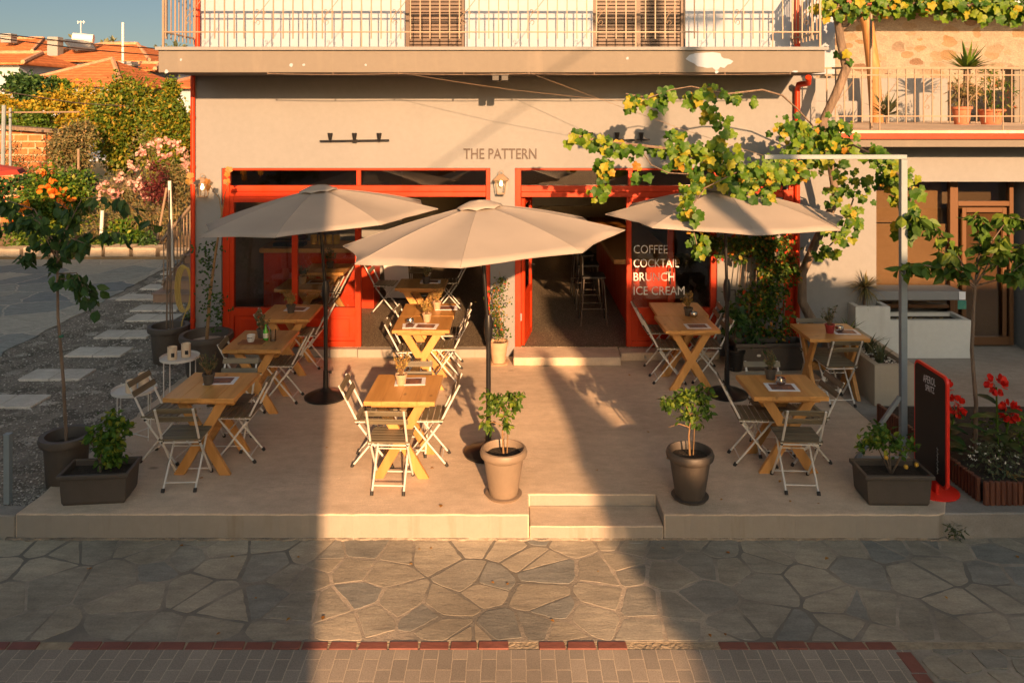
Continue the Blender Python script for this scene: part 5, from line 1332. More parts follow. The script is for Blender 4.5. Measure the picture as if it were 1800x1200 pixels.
# flower bed with log edging
bx0, bx1, by0, by1 = 4.10, 6.3, 6.93, 8.75
root = thing('flower_bed','flower bed edged with dark upright half logs at the right photo edge','flower bed',(bx0,by0,0))
mb = MB(); r = random.Random(3)
def logrow(p, q):
    L = math.dist(p, q); n = int(L/.048)
    for i in range(n):
        t_ = (i+.5)/n; x, y = p[0]+(q[0]-p[0])*t_, p[1]+(q[1]-p[1])*t_; h = .20+r.uniform(-.006,.006)
        mb.lathe([(0,0),(.0245,0),(.0245,h-.006),(.018,h),(0,h)],(x-bx0,y-by0,0),8)
logrow((bx0,by0),(bx1,by0)); logrow((4.02,by1),(bx0,by0+.05))
mb.build('log_edging', m_wood('log_edge',(0.085,0.028,0.018),(0.15,0.055,0.03),axis=2,rough=.6), root)
MB().prism([(0.03,.03),(2.2,.03),(2.2,1.85),(-.03,1.85)],0,.15).build('soil', M['soil'], root)
def ground_bush(lb, c, rad, n, size, lm, seed, fm=None, nf=0, name='low_shrub', cat='shrub', grp=None, shape='oval', fs=.02):
    c = Vector(c); root = thing(name, lb, cat, (c.x,c.y,c.z-rad[2]), 0, grp)
    mb = MB(); cloud(mb,(0,0,rad[2]),rad,n,size,shape,seed,14,.36,.1); mb.build('foliage', M[lm], root)
    if nf:
        mb = MB(); r_ = random.Random(seed+1)
        for i in range(nf):
            v = rvec(r_); v.z = abs(v.z); v.y = -abs(v.y) if r_.random() < .7 else v.y; p = Vector((v.x*rad[0],v.y*rad[1],rad[2]+v.z*rad[2]))*1.0
            for k in range(5): leaf(mb, p+rvec(r_)*fs*.3, rvec(r_)+Vector((0,-.4,.4)), rvec(r_), fs, 'petal')
        mb.build('flowers', M[fm], root)
    return root
ground_bush('low white-flowering plant at the front of the flower bed',(4.42,7.25,.26),(.26,.22,.10),420,.035,'greyherb',41,'whiteflower',26,'bedding_plant','flower',fs=.014)
ground_bush('low green plant behind the white flowers in the bed',(4.85,7.7,.30),(.35,.3,.14),420,.04,'midleaf',42,'whiteflower',8,'bedding_plant','flower',fs=.014)
mb = MB(); r = random.Random(17)
for k in range(6): blades(mb,(4.45+.16*k,7.05+r.uniform(0,.1),.16),16,.12,r,.005,.35,1.0)
o = mb.build('straw', M['dryherb']); tag(o,'dry straw mulch along the front of the flower bed','straw',kind='stuff')
def canna(x, y, z, lb, seed, heads, hz):
    root = thing('canna', lb, 'flower', (x,y,z), 0, 'red canna plants in the flower bed'); r = random.Random(seed); mb = MB(); sm = MB(); fm = MB()
    for (dx, h) in heads:
        sm.tube([(dx*.3,0,0),(dx*.7,0,h*.6),(dx,0,h)],.008,6)
        for k in range(7):
            zz = h*(.12+.75*k/7); a = k*2.4+r.uniform(-.4,.4); b = Vector((dx*(.3+.7*zz/h),0,zz)); d = Vector((math.cos(a),math.sin(a),.55)).normalized(); L = r.uniform(.22,.34); s = Vector((-math.sin(a),math.cos(a),0))
            prev = None; o_ = len(mb.v)
            prof = [(0,.01),(.25,.045),(.55,.058),(.8,.035),(1,.002)]
            for t_, w_ in prof:
                p = b + d*L*t_ + Vector((0,0,-.45*L*t_*t_)); mb.v += [tuple(p-s*w_), tuple(p+Vector((0,0,-.012))), tuple(p+s*w_)]
            for i in range(4):
                for j in range(2): q = o_+i*3+j; mb.f.append((q,q+1,q+4,q+3)); mb.m.append(0)
        for i in range(34):
            v = rvec(r); leaf(fm, Vector((dx,0,h+.03))+Vector((v.x*.045,v.y*.045,v.z*.05)), v+Vector((0,0,.2)), rvec(r), .065, 'petal')
    sm.build('stem', M['midleaf'], root); mb.build('leaves', M['darkleaf'], root, smooth=True); fm.build('flowers', M['redflower'], root)
canna(4.05,7.55,.14,'red canna close behind the black board',5,[(.03,.62),(.16,.45),(-.05,.42)],0)
canna(4.62,7.55,.14,'tall red canna right of the young tree trunk',6,[(-.03,.66),(.10,.40)],0)
# young mulberry at right
bz = .12
root = thing('sapling','young mulberry tree with sunlit leaves growing in the flower bed','tree',(4.43,7.62,bz))
mb = MB().tube([(0,0,0),(.01,0,.5),(-.02,.02,1.0),(0,0,1.66)],[.021,.019,.017,.014],8)
lm = MB(); r = random.Random(101)
brs = [((0,0,1.62),(-.22,-.05,1.78),(-.5,-.05,1.83),(-.68,0,1.80)),((0,0,1.64),(-.2,.05,2.0),(-.38,.1,2.2),(-.6,.1,2.28)),((0,0,1.66),(.05,0,2.0),(.0,0,2.3)),((0,0,1.66),(.16,0,2.05),(.33,0,2.28),(.52,0,2.24)),((0,0,1.64),(.25,.05,1.88),(.5,.05,2.0),(.66,.05,1.9)),((0,0,1.6),(-.2,-.1,1.72),(-.35,-.1,1.98)),((0,0,1.62),(.05,-.12,1.85),(.12,-.2,2.1)),((0,0,1.62),(.22,-.1,1.72),(.4,-.1,1.86))]
for b in brs:
    pts = [Vector(q) for q in b]; mb.tube(pts,[.010]+[.006]*(len(pts)-2)+[.003],5); bleaf(lm, pts[1:], 34, .125, r, 'oval', .08, .6)
    for p in pts[1:]: bleaf(lm, [p, p+Vector((r.uniform(-.1,.1),0,.05))], 4, .12, r, 'oval', .08, .4)
mb.build('trunk', M['bark'], root, smooth=True); lm.build('crown', M['midleaf'], root)
# weed at kerb
mb = MB(); cloud(mb,(0,0,.05),(.09,.05,.06),90,.045,'lance',9,6,.45,-.2); X, Y = G(1662,925,-.2); o = mb.build('kerb_weed', M['greyherb'], loc=(X,6.765,-.17)); tag(o,'small green weed growing on the kerb face at right','weed')

# ================================================================== grapevine
root = thing('grapevine','old grapevine with yellow green leaves trained over wires along the facade','vine',(4.2,10.8,0))
def W(px, py, Y): v = P(px, py, Y); return Vector((v.x-4.2, v.y-10.8, v.z))
tr = MB()
tr.tube([W(1428,565,10.75),W(1410,530,10.75),W(1410,480,10.75),W(1428,440,10.7),W(1448,395,10.6),W(1470,350,10.5),W(1462,300,10.45),W(1452,262,10.4),W(1446,215,10.35),W(1470,165,10.3),W(1488,120,10.25),W(1478,75,10.2),W(1472,30,10.15),W(1470,-20,10.1),W(1500,-60,10.1)],[.07,.062,.058,.056,.055,.052,.05,.05,.055,.06,.062,.055,.05,.045,.04],10)
bm_paths = [
 ([(1452,270),(1380,290),(1300,300),(1240,285),(1180,262),(1120,255),(1060,250),(1000,235)],[10.3,9.8,9.4,9.2,9.1,9.0,9.0,9.0],.016),
 ([(1446,240),(1400,190),(1375,168),(1340,158),(1280,165),(1250,160)],[10.3,9.9,9.6,9.4,9.3,9.3],.011),
 ([(1250,160),(1215,152),(1180,158),(1140,172),(1100,165)],[9.3,9.3,9.3,9.3,9.3],.007),
 ([(1460,262),(1500,255),(1560,285),(1600,330),(1600,400)],[10.2,9.5,8.6,8.1,7.95],.012),
 ([(1120,255),(1145,290),(1175,304),(1210,306)],[9.0,9.0,9.0,8.9],.006),
 ([(1448,330),(1480,330),(1500,350),(1480,410),(1450,440)],[10.4,10.2,10.1,10.1,10.1],.010),
 ([(1300,300),(1240,330),(1210,370),(1225,430)],[9.3,8.9,8.6,8.5],.006),
 ([(1470,60),(1540,10),(1640,5),(1760,15),(1820,20)],[10.2,10.0,9.9,9.9,9.9],.018),
]
for pts, Ys, rd in bm_paths: tr.tube([W(a,b,y) for (a,b),y in zip(pts,Ys)], rd, 6)
tr.build('trunk', M['bark'], root, smooth=True)
lm = MB(); r = random.Random(55)
# photo position, radius in px, leaves, distance
LC = [(1115,178,24,12,24,9.3),(1160,180,16,22,16,9.3),(1170,160,16,10,10,9.3),(1225,175,26,20,34,9.3),(1255,160,18,14,16,9.3),(1265,215,22,30,30,9.3),(1280,235,12,10,8,9.3),(1300,175,22,14,14,9.4),(1325,185,12,12,6,9.4),
 (1015,240,24,12,18,9.0),(1050,248,26,12,22,9.0),(1078,262,20,16,20,9.0),(1062,300,12,30,34,9.0),(1052,335,14,14,12,9.0),(1110,262,24,12,16,9.0),(1130,300,10,16,8,9.0),
 (1160,260,24,12,20,9.1),(1185,240,20,14,22,9.1),(1195,275,26,22,34,9.1),(1220,265,30,24,40,9.1),(1260,270,34,24,50,9.2),(1250,305,34,20,44,9.2),(1300,300,44,22,66,9.3),(1345,300,40,24,60,9.4),(1330,320,34,14,30,9.3),(1290,330,26,12,20,9.2),(1325,350,30,16,26,9.2),(1345,345,16,14,12,9.2),
 (1215,330,16,20,22,8.9),(1210,370,16,26,30,8.6),(1225,420,14,18,20,8.5),(1225,440,8,10,8,8.5),
 (1385,225,30,22,44,9.9),(1420,250,44,32,90,10.0),(1460,225,34,22,50,9.9),(1390,270,40,26,60,9.8),(1450,275,40,26,60,9.8),(1480,245,26,26,40,9.7),(1405,300,30,16,30,9.6),
 (1500,320,30,22,34,9.2),(1545,275,30,22,36,8.8),(1570,300,26,28,40,8.5),(1595,330,22,26,40,8.1),(1595,380,18,30,44,7.95),(1590,405,12,10,10,7.95),(1560,320,24,14,20,8.6),
 (1470,345,24,16,24,10.1),(1490,380,22,24,34,10.1),(1470,410,26,22,34,10.1),(1455,440,20,16,22,10.1),(1520,345,14,12,8,10.0),
 (1470,15,40,16,60,10.1),(1530,10,50,20,90,10.0),(1600,10,60,18,110,9.95),(1680,8,60,18,110,9.9),(1745,12,60,22,120,9.9),(1790,15,40,20,80,9.9),(1500,-20,60,14,60,10.0),(1650,-15,100,14,120,9.9),(1760,-15,80,14,90,9.9),(1487,93,10,10,8,10.2),(1850,5,60,20,80,9.9)]
for (a, b, rx, ry, n, Y) in LC:
    s = Y/F
    for i in range(int(n*0.85)):
        q = rvec(r)*(r.random()**.45)*1.22
        p = W(a,b,Y)+Vector((q.x*rx*s, q.y*.16, q.z*ry*s)); d = Vector((r.uniform(-.8,.8),r.uniform(-.6,.1),-r.uniform(.2,1.1)))
        leaf(lm, p, d, Vector((r.uniform(-.4,.4),-1,r.uniform(-.2,.7))), r.uniform(.05,.125)*(1 if r.random() < .8 else .6), 'grape', .25, .3)
lm.build('foliage', M['grape'], root)
for (pa_, ya, pb_, yb, lb) in (((700,128),9.98,(1115,180),9.3,'thin wire from the balcony edge to the upper vine leaves'),((935,130),9.98,(1490,320),9.2,'thin wire from the balcony to the vine arm'),((0,160),16,(225,187),22,'thin cable crossing in front of the yellow tree'),((0,60),40,(280,86),46,'upper overhead cable in the sky at left'),((0,68),40,(280,98),46,'lower overhead cable in the sky at left')):
    a = P(*pa_, ya); b = P(*pb_, yb); m_ = (a+b)/2-Vector((0,0,.012*(b-a).length)); o = MB().tube([a,(a+m_)/2-Vector((0,0,.004)),m_,(b+m_)/2-Vector((0,0,.004)),b],.0022 if ya < 12 else (.012 if ya < 30 else .03),4).build('wire', M['rail'] if ya < 30 else M['black']); tag(o,lb,'wire')

# upper terrace pots
def lpot(lb, px, py, r1, h, lm_, n, rad, seed, sz=.12, Y=13.6):
    a = P(px,py,Y); root = thing('potted_plant', lb, 'potted plant', (a.x,a.y,3.142)); pot(root, r1, r1*.72, h, M['terracotta'], .02, 24)
    mb = MB(); cloud(mb,(0,0,h+rad[2]*.8),rad,n,sz,'lance',seed,12,.4,.1); mb.build('foliage', M[lm_], root)
    MB().tube([(0,0,h*.7),(.04,0,h+.3)],.02,6).tube([(0,0,h*.7),(-.14,0,h+.35)],.015,6).build('stem', M['bark'], root)
lpot('tall red clay pot with dark leafy plant on the upper terrace',1690,210,.15,.30,'oliveleaf',260,(.30,.25,.26),1)
lpot('wide red clay pot with yellowish shrub on the upper terrace',1742,210,.20,.26,'climber',380,(.36,.3,.36),2,.09)
def yucca(name, lb, x, y, z, n, L, h, seed, m_='midleaf'):
    root = thing(name, lb, 'plant', (x,y,z)); mb = MB(); r_ = random.Random(seed)
    for i in range(n):
        d = rvec(r_); d.z = abs(d.z)*.9+.05; d.normalize(); s = d.cross(Vector((0,0,1))).normalized()*.028; c = Vector((0,0,h)); l = L*r_.uniform(.7,1.1); o_ = len(mb.v); q = c+d*l*.5; e = c+d*l+Vector((0,0,-.06))
        mb.v += [tuple(c-s),tuple(c+s),tuple(q+s),tuple(q-s),tuple(e)]; mb.f += [(o_,o_+1,o_+2,o_+3),(o_+3,o_+2,o_+4)]; mb.m += [0,0]
    mb.build('leaves', M[m_], root)
    MB().tube([(0,0,0),(0,0,h)],.06 if h > .3 else .02,7).build('stem', M['bark'], root)
a = P(1700,122,14.4); yucca('yucca','yucca with long pointed leaves above the upper terrace wall',a.x,a.y,3.145,70,.62,.95,4)
a = P(1558,190,14.0); yucca('agave','thin grey spiky plant behind the upper terrace railing',a.x,a.y,3.145,60,.55,.15,5,'greyherb')

# ================================================================== stairs and railing at left
st = thing('outside_stairs','brown tiled outdoor stairs rising along the left side of the cafe','stairs',(-6.3,14.2,0))
xb = [(-6.37,14.2),(-6.30,15.05),(-6.24,15.7),(-6.05,16.35),(-5.95,17.0),(-5.85,17.6),(-5.8,18.2)]
z = -.05
yy = [14.2, 15.0, 15.7, 16.35, 17.0, 17.6, 18.2]
# positions measured from risers in the photo: each riser .17 high
ris = []
for k in range(9):
    z0 = -.05+.17*k; Yk = 14.2+.31*k; ris.append((z0, Yk)); x0 = -6.40+.05*k
    s_ = MB().box(x0,-4.45,Yk,18.2,z0+.002,z0+.145).build('step', M['tile_brown']); rel(s_, st)
    n_ = MB().box(x0-.02,-4.45,Yk-.03,18.2,z0+.147,z0+.172).build('tread', M['tile_top'], s_)
ra = thing('stair_railing','beige metal stair railing with thin balusters left of the cafe','railing',(-6.3,14.3,0))
mb = MB()
for i in range(26):
    t_ = i/25; x = -6.32+.45*t_; y = 14.45+2.6*t_; zb = .12+1.42*t_; mb.box(x-.008,x+.008,y-.008,y+.008,zb,zb+.92)
o = mb.build('baluster', M['rail']); rel(o, ra); 
o = MB().bar((-6.33,14.4,1.03),(-5.87,17.1,2.50),.05,.03).bar((-6.33,14.4,.22),(-5.87,17.1,1.69),.03,.02).build('handrail', M['rail']); rel(o, ra)
for (px, y0_, y1_, lb, m_, rd, Y) in ((293,640,470,'x',0,0,0),):
    pass
def pole(p0, p1, Y, rd, m_, lb, name='garden_pole'):
    a = P(*p0, Y); b = P(*p1, Y); o = MB().tube([a,b], rd, 8).build(name, m_); tag(o, lb, 'pole')
pole((303,470),(298,318),14.2,.03,M['white_metal'],'white pole standing beside the stair railing')
pole((277,420),(293,330),14.8,.022,M['rail'],'leaning thin pole left of the white pole')
pole((5,300),(7,185),20,.05,M['grey_metal'],'grey metal pole at the far left photo edge')
pole((18,300),(18,190),21,.035,M['grey_metal'],'thinner grey pole right of the far-left pole')
pole((138,300),(138,262),20,.03,M['rail'],'short beige stake below the greyish bush')
pole((178,412),(180,370),18.6,.04,M['white_metal'],'short white post among the low green shrubs')
o = MB().tube([P(0,198,20.5),P(140,197,20.5)],.022,6).build('garden_rail', M['rail']); tag(o,'horizontal pipe between the poles at far left','rail')

# ================================================================== left garden
o = MB().prism([(-60,18.1),(-4.6,18.1),(-4.6,60),(-60,60)],-.27,.02).build('garden_soil', M['earth']); tag(o, kind='structure')
mb = MB(); r = random.Random(6)
for i in range(16):
    x = -13+.62*i; h = r.uniform(.14,.26)
    mb.prism([(x,18.12+r.uniform(0,.06)),(x+.55,18.1+r.uniform(0,.06)),(x+.57,18.6),(x+.02,18.62)],0,h)
o = mb.build('stone_edging', mat('pale_stone',(0.42,0.34,0.25),.9,vary=.2,vscale=3,bump=.6), bevel=.03,seg=2); tag(o,'low pale stone edging at the back of the courtyard','wall')
def gbush(lb, px, py, Y, rx, rz, n, size, lm_, seed, fm=None, nf=0, name='shrub', cat='shrub', shape='oval', fs=.09, grp='shrubs of the left garden', ry=None):
    c = P(px,py,Y); s = Y/F; return ground_bush(lb, c, (rx*s,(ry or max(rx*.7,20)*s),rz*s), n, size, lm_, seed, fm, nf, name, cat, grp, shape, fs)
gbush('trumpet vine bush with orange flowers at left behind the courtyard',95,375,19.6,70,72,5500,.10,'bushleaf',1,'orangeflower',12,'trumpet_vine','shrub',fs=.15)
gbush('lower green bush with orange flowers at far left',40,400,18.9,40,45,900,.12,'midleaf',21,'orangeflower',5,'trumpet_vine','shrub',fs=.15)
gbush('low bright green shrub right of the trumpet vine',215,420,18.9,50,28,1500,.10,'bushleaf',2)
gbush('low dark green shrub under the trumpet vine',75,430,18.7,45,28,900,.09,'midleaf',3)
gbush('dark green low shrub beside the stairs',262,432,18.7,30,24,900,.08,'darkleaf',4)
gbush('small green shrub at the foot of the garden behind the courtyard',160,438,18.6,36,18,700,.08,'midleaf',5)
gbush('tall oleander with pink flowers beside the building',285,320,20.0,58,75,4200,.12,'oliveleaf',6,'pinkflower',46,'oleander','shrub','lance',fs=.10)
gbush('second oleander with pink flowers, lower and further left',215,350,19.6,42,42,1700,.11,'oliveleaf',7,'pinkflower',18,'oleander','shrub','lance',fs=.10)
gbush('dark red leaved small shrub in front of the oleander',277,325,19.0,24,34,800,.07,'burgundy',8)
gbush('dry brownish bush between the oleander and the low shrubs',195,385,19.4,52,34,1400,.09,'oliveleaf',9,shape='lance')
gbush('dry bush above the green shrubs near the stairs',262,388,19.2,36,30,800,.09,'oliveleaf',19,shape='lance')
gbush('dark shrub below the bare brick wall at far left',20,335,20.5,55,34,1300,.12,'darkleaf',31)
gbush('dark bush in the shade beneath the olive-like bush',115,315,21,50,24,900,.12,'darkleaf',10)
gbush('dry brownish bush in front of the brick wall',25,280,21.5,40,26,900,.1,'oliveleaf',11,shape='lance')
def gtree(lb, px, py, Y, rx, rz, n, size, lm_, seed, name='tree', zb=0.0, clumps=26, tr_=.12, spread=.30):
    c = P(px,py,Y); s = Y/F; return tree(name, lb, 'tree', (c.x,c.y,zb), (c.x,c.y,c.z), (rx*s,rx*s*.8,rz*s), n, size, lm_, tr_, seed, 'quad', clumps, 12, 'trees of the left garden', spread)
gtree('large olive-green tree in the middle of the left garden',225,225,25,78,88,21000,.135,'treeleaf',1,clumps=44,tr_=.16,spread=.24)
gtree('right crown of pomegranate-like tree against the building corner',300,235,24,48,88,12000,.125,'treeleaf',2,clumps=30,spread=.25)
gtree('yellow tree left of the large green tree',140,200,28,58,48,8500,.15,'yellowleaf',3,clumps=26)
gtree('grey-green olive-like bush tree in front of the brick wall',128,262,22.5,44,46,8500,.09,'oliveleaf',4,'olive_tree',clumps=26,tr_=.07)
gtree('dark green tree at the far left under the roofs',45,158,32,48,24,5000,.2,'darkleaf',5,clumps=18)
gtree('yellow-green tree at far left above the brick wall',25,192,29,44,24,4000,.18,'yellowleaf',6,clumps=16)
gtree('small dark tree tip in front of the pyramid roof',110,150,33,20,14,1500,.18,'midleaf',7,clumps=8)
gtree('green tree low at far left behind the brick wall',55,215,27.5,44,16,2600,.16,'midleaf',8,clumps=12)
def m_hollowbrick():
    t = NT('hollow_brick'); br = t.n('TexBrick'); t.l(t.map((1,1,1),(R(90),0,0)), br.inputs['Vector']); 
    br.inputs['Color1'].default_value = (0.50,0.16,0.06,1); br.inputs['Color2'].default_value = (0.42,0.13,0.05,1); br.inputs['Mortar'].default_value = (0.45,0.34,0.22,1); br.inputs['Scale'].default_value = 1; br.inputs['Brick Width'].default_value = .42; br.inputs['Row Height'].default_value = .2; br.inputs['Mortar Size'].default_value = .018
    n = t.noise(6,6,.7); return t.out(t.mix(1.0, br.outputs['Color'], t.ramp(n.outputs['Fac'], [(.3,(.7,)*3),(.7,(1.2,)*3)]), 'MULTIPLY'), .9, .1)
a = P(-60,310,23.5); b = P(92,310,23.5)
bw = thing('brick_wall','bare orange brick wall with a dark pipe along its top at far left','wall',(a.x,23.5,0))
rel(MB().wallprism([(a.x-4,0),(b.x,0),(b.x,P(0,234,23.5).z),(a.x-4,P(0,215,23.5).z)],23.5,23.7).build('wall', m_hollowbrick()), bw)
rel(MB().bar((a.x-4,23.45,P(0,206,23.5).z+.1),(b.x+.15,23.45,P(0,233,23.5).z+.05),.5,.10).build('coping', M['bark']), bw)
# edge of a red parasol at far left
a = P(-45,300,15); root = thing('red_parasol','tip of a red parasol at the far left photo edge','parasol',(a.x,15,0))
MB().lathe([(0,2.42),(0.8,2.25),(0.86,2.17),(0.84,2.17)],n=8).build('canopy', mat('red_cloth',(0.45,0.05,0.03),.8), root); MB().tube([(0,0,0),(0,0,2.6)],.025,8).build('pole', M['black'], root)

# ================================================================== houses on the slope
def m_roof():
    t = NT('clay_roof_tile'); w_ = t.n('TexWave', wave_type='BANDS', bands_direction='X'); w_.inputs['Scale'].default_value = 3.2; w_.inputs['Distortion'].default_value = .4; t.l(t.co, w_.inputs['Vector'])
    w2 = t.n('TexWave', wave_type='BANDS', bands_direction='Z', wave_profile='SAW'); w2.inputs['Scale'].default_value = 1.9; t.l(t.co, w2.inputs['Vector'])
    n = t.noise(2.5,7,.7); base = t.ramp(n.outputs['Fac'], [(.3,(.42,.12,.045)),(.55,(.56,.19,.07)),(.75,(.62,.26,.11))])
    base = t.mix(1.0, base, t.ramp(w2.outputs['Fac'], [(0,(.55,)*3),(.35,(1.05,)*3)]), 'MULTIPLY'); t.bump(w2.outputs['Fac'],.6,.05, t.bump(w_.outputs['Fac'],.6,.05)); return t.out(base,.85,.1)
M['roof'] = m_roof()
M['ridge'] = mat('ridge_tile',(0.45,0.24,0.14),.9,vary=.3,vscale=3)
def zc(py, Y): return CAMZ-(py-HOR)*Y/F
def xc(px, Y): return (px-900)*Y/F
def hip(mb, x0, x1, y0, y1, z0, z1, rl=None):
    """hip roof; rl ridge length along x"""
    cx, cy = (x0+x1)/2, (y0+y1)/2; hl = (rl if rl is not None else max(0.01,(x1-x0)-(y1-y0)))/2
    vs = [(x0,y0,z0),(x1,y0,z0),(x1,y1,z0),(x0,y1,z0),(cx-hl,cy,z1),(cx+hl,cy,z1),(x0,y0,z0-.12),(x1,y0,z0-.12),(x1,y1,z0-.12),(x0,y1,z0-.12)]
    mb.add(vs,[(0,1,5,4),(1,2,5),(2,3,4,5),(3,0,4),(6,7,1,0),(7,8,2,1),(8,9,3,2),(9,6,0,3),(9,8,7,6)])
def house(lb, px0, px1, pe, pr, pb, Y, depth, rl=None, over=.5, m_=None):
    x0, x1 = xc(px0,Y), xc(px1,Y); ze, zr_ = zc(pe,Y), zc(pr,Y+depth/2)
    root = thing('village_house', lb, 'house', ((x0+x1)/2,Y,zc(pb,Y)-3), 0, 'houses with clay tile roofs on the slope')
    o = MB().box(x0+over,x1-over,Y+over,Y+depth-over,zc(pb,Y)-5,ze-.125).build('wall', m_ or M['white']); rel(o, root)
    mb = MB(); hip(mb,x0,x1,Y,Y+depth,ze,zr_,rl); rf = mb.build('roof', M['roof']); rel(rf, root)
    cx, cy = (x0+x1)/2, Y+depth/2; hl = (rl if rl is not None else max(.01,(x1-x0)-depth))/2; m2 = MB(); z_ = .03
    for (a_, b_) in (((x0,Y,ze+z_),(cx-hl,cy,zr_+z_)),((x1,Y,ze+z_),(cx+hl,cy,zr_+z_)),((cx-hl,cy,zr_+z_),(cx+hl,cy,zr_+z_))): m2.tube([a_,b_],.13,6)
    o2 = m2.build('ridge', M['ridge']); o2.parent = rf; o2.matrix_parent_inverse = Matrix.Translation(root.location).inverted()
    o2.matrix_parent_inverse = Matrix(); return root, rf
def chim(rf, root, px, p0, p1, Y, w_=.6, name='chimney'):
    x = xc(px,Y); o = MB().box(x-w_/2,x+w_/2,Y,Y+w_,zc(p1,Y),zc(p0,Y)-.25).box(x-w_/2-.08,x+w_/2+.08,Y-.08,Y+w_+.08,zc(p0,Y)-.25,zc(p0,Y)-.15).box(x-w_/2,x+w_/2,Y,Y+w_,zc(p0,Y)-.149,zc(p0,Y)).build(name, M['wall']); o.parent = rf; o.matrix_parent_inverse = Matrix.Translation(root.location).inverted(); rel(o, root)
h1, r1_ = house('wide white house with a long orange tiled roof, chimney and solar heater',2,262,106,78,136,52,12,2.5)
chim(r1_,h1,92,65,100,53.5,.7)
h2, r2_ = house('low orange pyramid tile roof in front of the wide white house',24,212,148,105,175,40,9,.05)
h3, r3_ = house('small tiled roof behind at top left with a thin chimney',-90,56,90,68,100,62,9,3)
chim(r3_,h3,10,59,75,63,.8)
h4, r4_ = house('tiled roof with timber post at the far left edge',-110,40,110,94,140,46,7,3)
h5, r5_ = house('darker porch roof at the right end of the wide white house',185,272,122,112,140,48,5,1.5)
chim(r5_,h5,217,108,150,47,.9)
h6, r6_ = house('white house with orange roof glimpsed behind the tree by the building corner',285,420,152,132,185,44,9,3)
h7, r7_ = house('tiny white house with pale roof on the distant hill',255,270,104,100,112,140,8,1)
h8, r8_ = house('tiny roof on the far hillside left of the other tiny house',228,246,103,100,109,135,8,1)
# solar heater, antenna, mast
Y = 55; root = thing('solar_heater','solar water heater with white tank on the wide house roof','solar heater',(xc(148,Y),Y,zc(86,Y)))
x, zt_ = xc(135,Y), zc(66,Y); o = MB().tube([(x-.25,Y,zt_),(x+1.0,Y+.3,zt_-.1)],.32,12).build('tank', M['white_metal'], smooth=True); rel(o, root)
o = MB().bar((x+.2,Y-.4,zt_-.3),(xc(160,Y),Y-1.0,zc(88,Y)),1.6,.22).build('collector', mat('collector',(0.08,0.09,0.11),.2)); rel(o, root)
o = MB().bar((x,Y,zt_-.2),(x,Y,zc(90,Y)),.08,.08,up=(0,1,0)).bar((x+.8,Y+.3,zt_-.2),(x+.8,Y+.3,zc(90,Y)),.08,.08,up=(0,1,0)).build('frame', M['white_metal']); rel(o, root)
root = thing('antenna','thin television antenna above the solar heater','antenna',(xc(142,56),56,zc(80,56)))
x = xc(142,56); o = MB().tube([(x,56,zc(80,56)),(x,56,zc(37,56))],.03,5).build('pole', M['white_metal']); rel(o, root)
o = MB().tube([(x-.25,56,zc(39,56)),(x+.3,56,zc(39,56))],.03,4).tube([(x-.2,56,zc(42,56)),(x-.2,56,zc(37,56))],.025,4).tube([(x+.2,56,zc(42,56)),(x+.2,56,zc(37,56))],.025,4).build('aerial', M['white_metal']); rel(o, root)
pole((216,135),(216,40),46.5,.07,M['white_metal'],'tall thin pale mast above the porch roof','mast')
# hill terrain
def hz(x, y):
    t_ = max(0,min(1,(y-36)/200)); base = 2.0*max(0,min(1,(y-30)/20)) + t_*21.0
    base *= 0.90+0.30*noise.noise(Vector((x*.012,y*.02,1.3))) + 0.00*x
    base += max(0,min(1,(y-60)/60))*(1.6*noise.noise(Vector((x*.04,y*.04,0))))
    return base - .6
mb = MB(); nx, ny = 90, 60; 
for j in range(ny+1):
    y = 30+ (j/ny)**1.6*370
    for i in range(nx+1):
        x = -260+i*(520/nx); hh = hz(x,y); hh *= (1.0 if x < 0 else 1.0); mb.v.append((x,y,hh))
for j in range(ny):
    for i in range(nx): q = j*(nx+1)+i; mb.f.append((q,q+1,q+nx+2,q+nx+1)); mb.m.append(0)
o = mb.build('hills', M['hill'], smooth=True); tag(o, kind='structure')
mb = MB(); r = random.Random(12)
for i in range(170):
    y = r.uniform(90,240); x = (r.uniform(-60,360)-900)*y/F; s = r.uniform(.8,1.9); z = hz(x,y); cloud(mb,(x,y,z+s*.4),(s,s,s*.7),30,s*.8,'quad',i,5,.5,0)
o = mb.build('hill_scrub', M['greyherb']); tag(o,'dark scrub dotted over the distant dry hillside','scrub',kind='stuff')

# ================================================================== inside the cafe
ct = thing('bar_counter','long wooden topped counter with red front at the back of the cafe','counter',(-3.2,13.1,.12))
rel(MB().box(-4.1,-2.28,13.15,13.75,.125,1.045).build('front', M['red']), ct); rel(MB().box(-4.15,-2.24,13.07,13.82,1.047,1.12).build('worktop', M['pine'], bevel=.006), ct)
ct = thing('bar_counter','counter with wooden top and red side right of the open door','counter',(2.0,13.0,.12))
rel(MB().box(1.75,2.5,12.2,16.5,.125,1.05).build('front', M['red']), ct); rel(MB().box(1.55,2.55,12.1,16.6,1.052,1.13).build('worktop', M['pine'], bevel=.006), ct)
sh_ = thing('wall_shelf','wooden shelf board on the partition wall behind the bar counter','shelf',(-3,14.2,1.6)); rel(MB().box(-3.9,-2.2,14.12,14.395,1.62,1.655).box(-3.9,-2.2,14.12,14.395,2.02,2.055).box(-3.6,-3.57,14.15,14.395,1.50,1.619).box(-2.5,-2.47,14.15,14.395,1.50,1.619).build('board', M['pine']), sh_)
for k in range(4):
    o = MB().lathe([(0,0),(.055,0),(.055,.145),(.05,.15),(0,.15)],n=16).build('canister', mat('yellow_tin',(0.55,0.33,0.06),.5) if k == 0 else bpy.data.materials['yellow_tin'], smooth=True, loc=(-3.36+k*.13,13.5,1.122)); tag(o,('first','second','third','last')[k]+' yellow canister from the left on the bar counter','canister','yellow canisters on the bar counter')
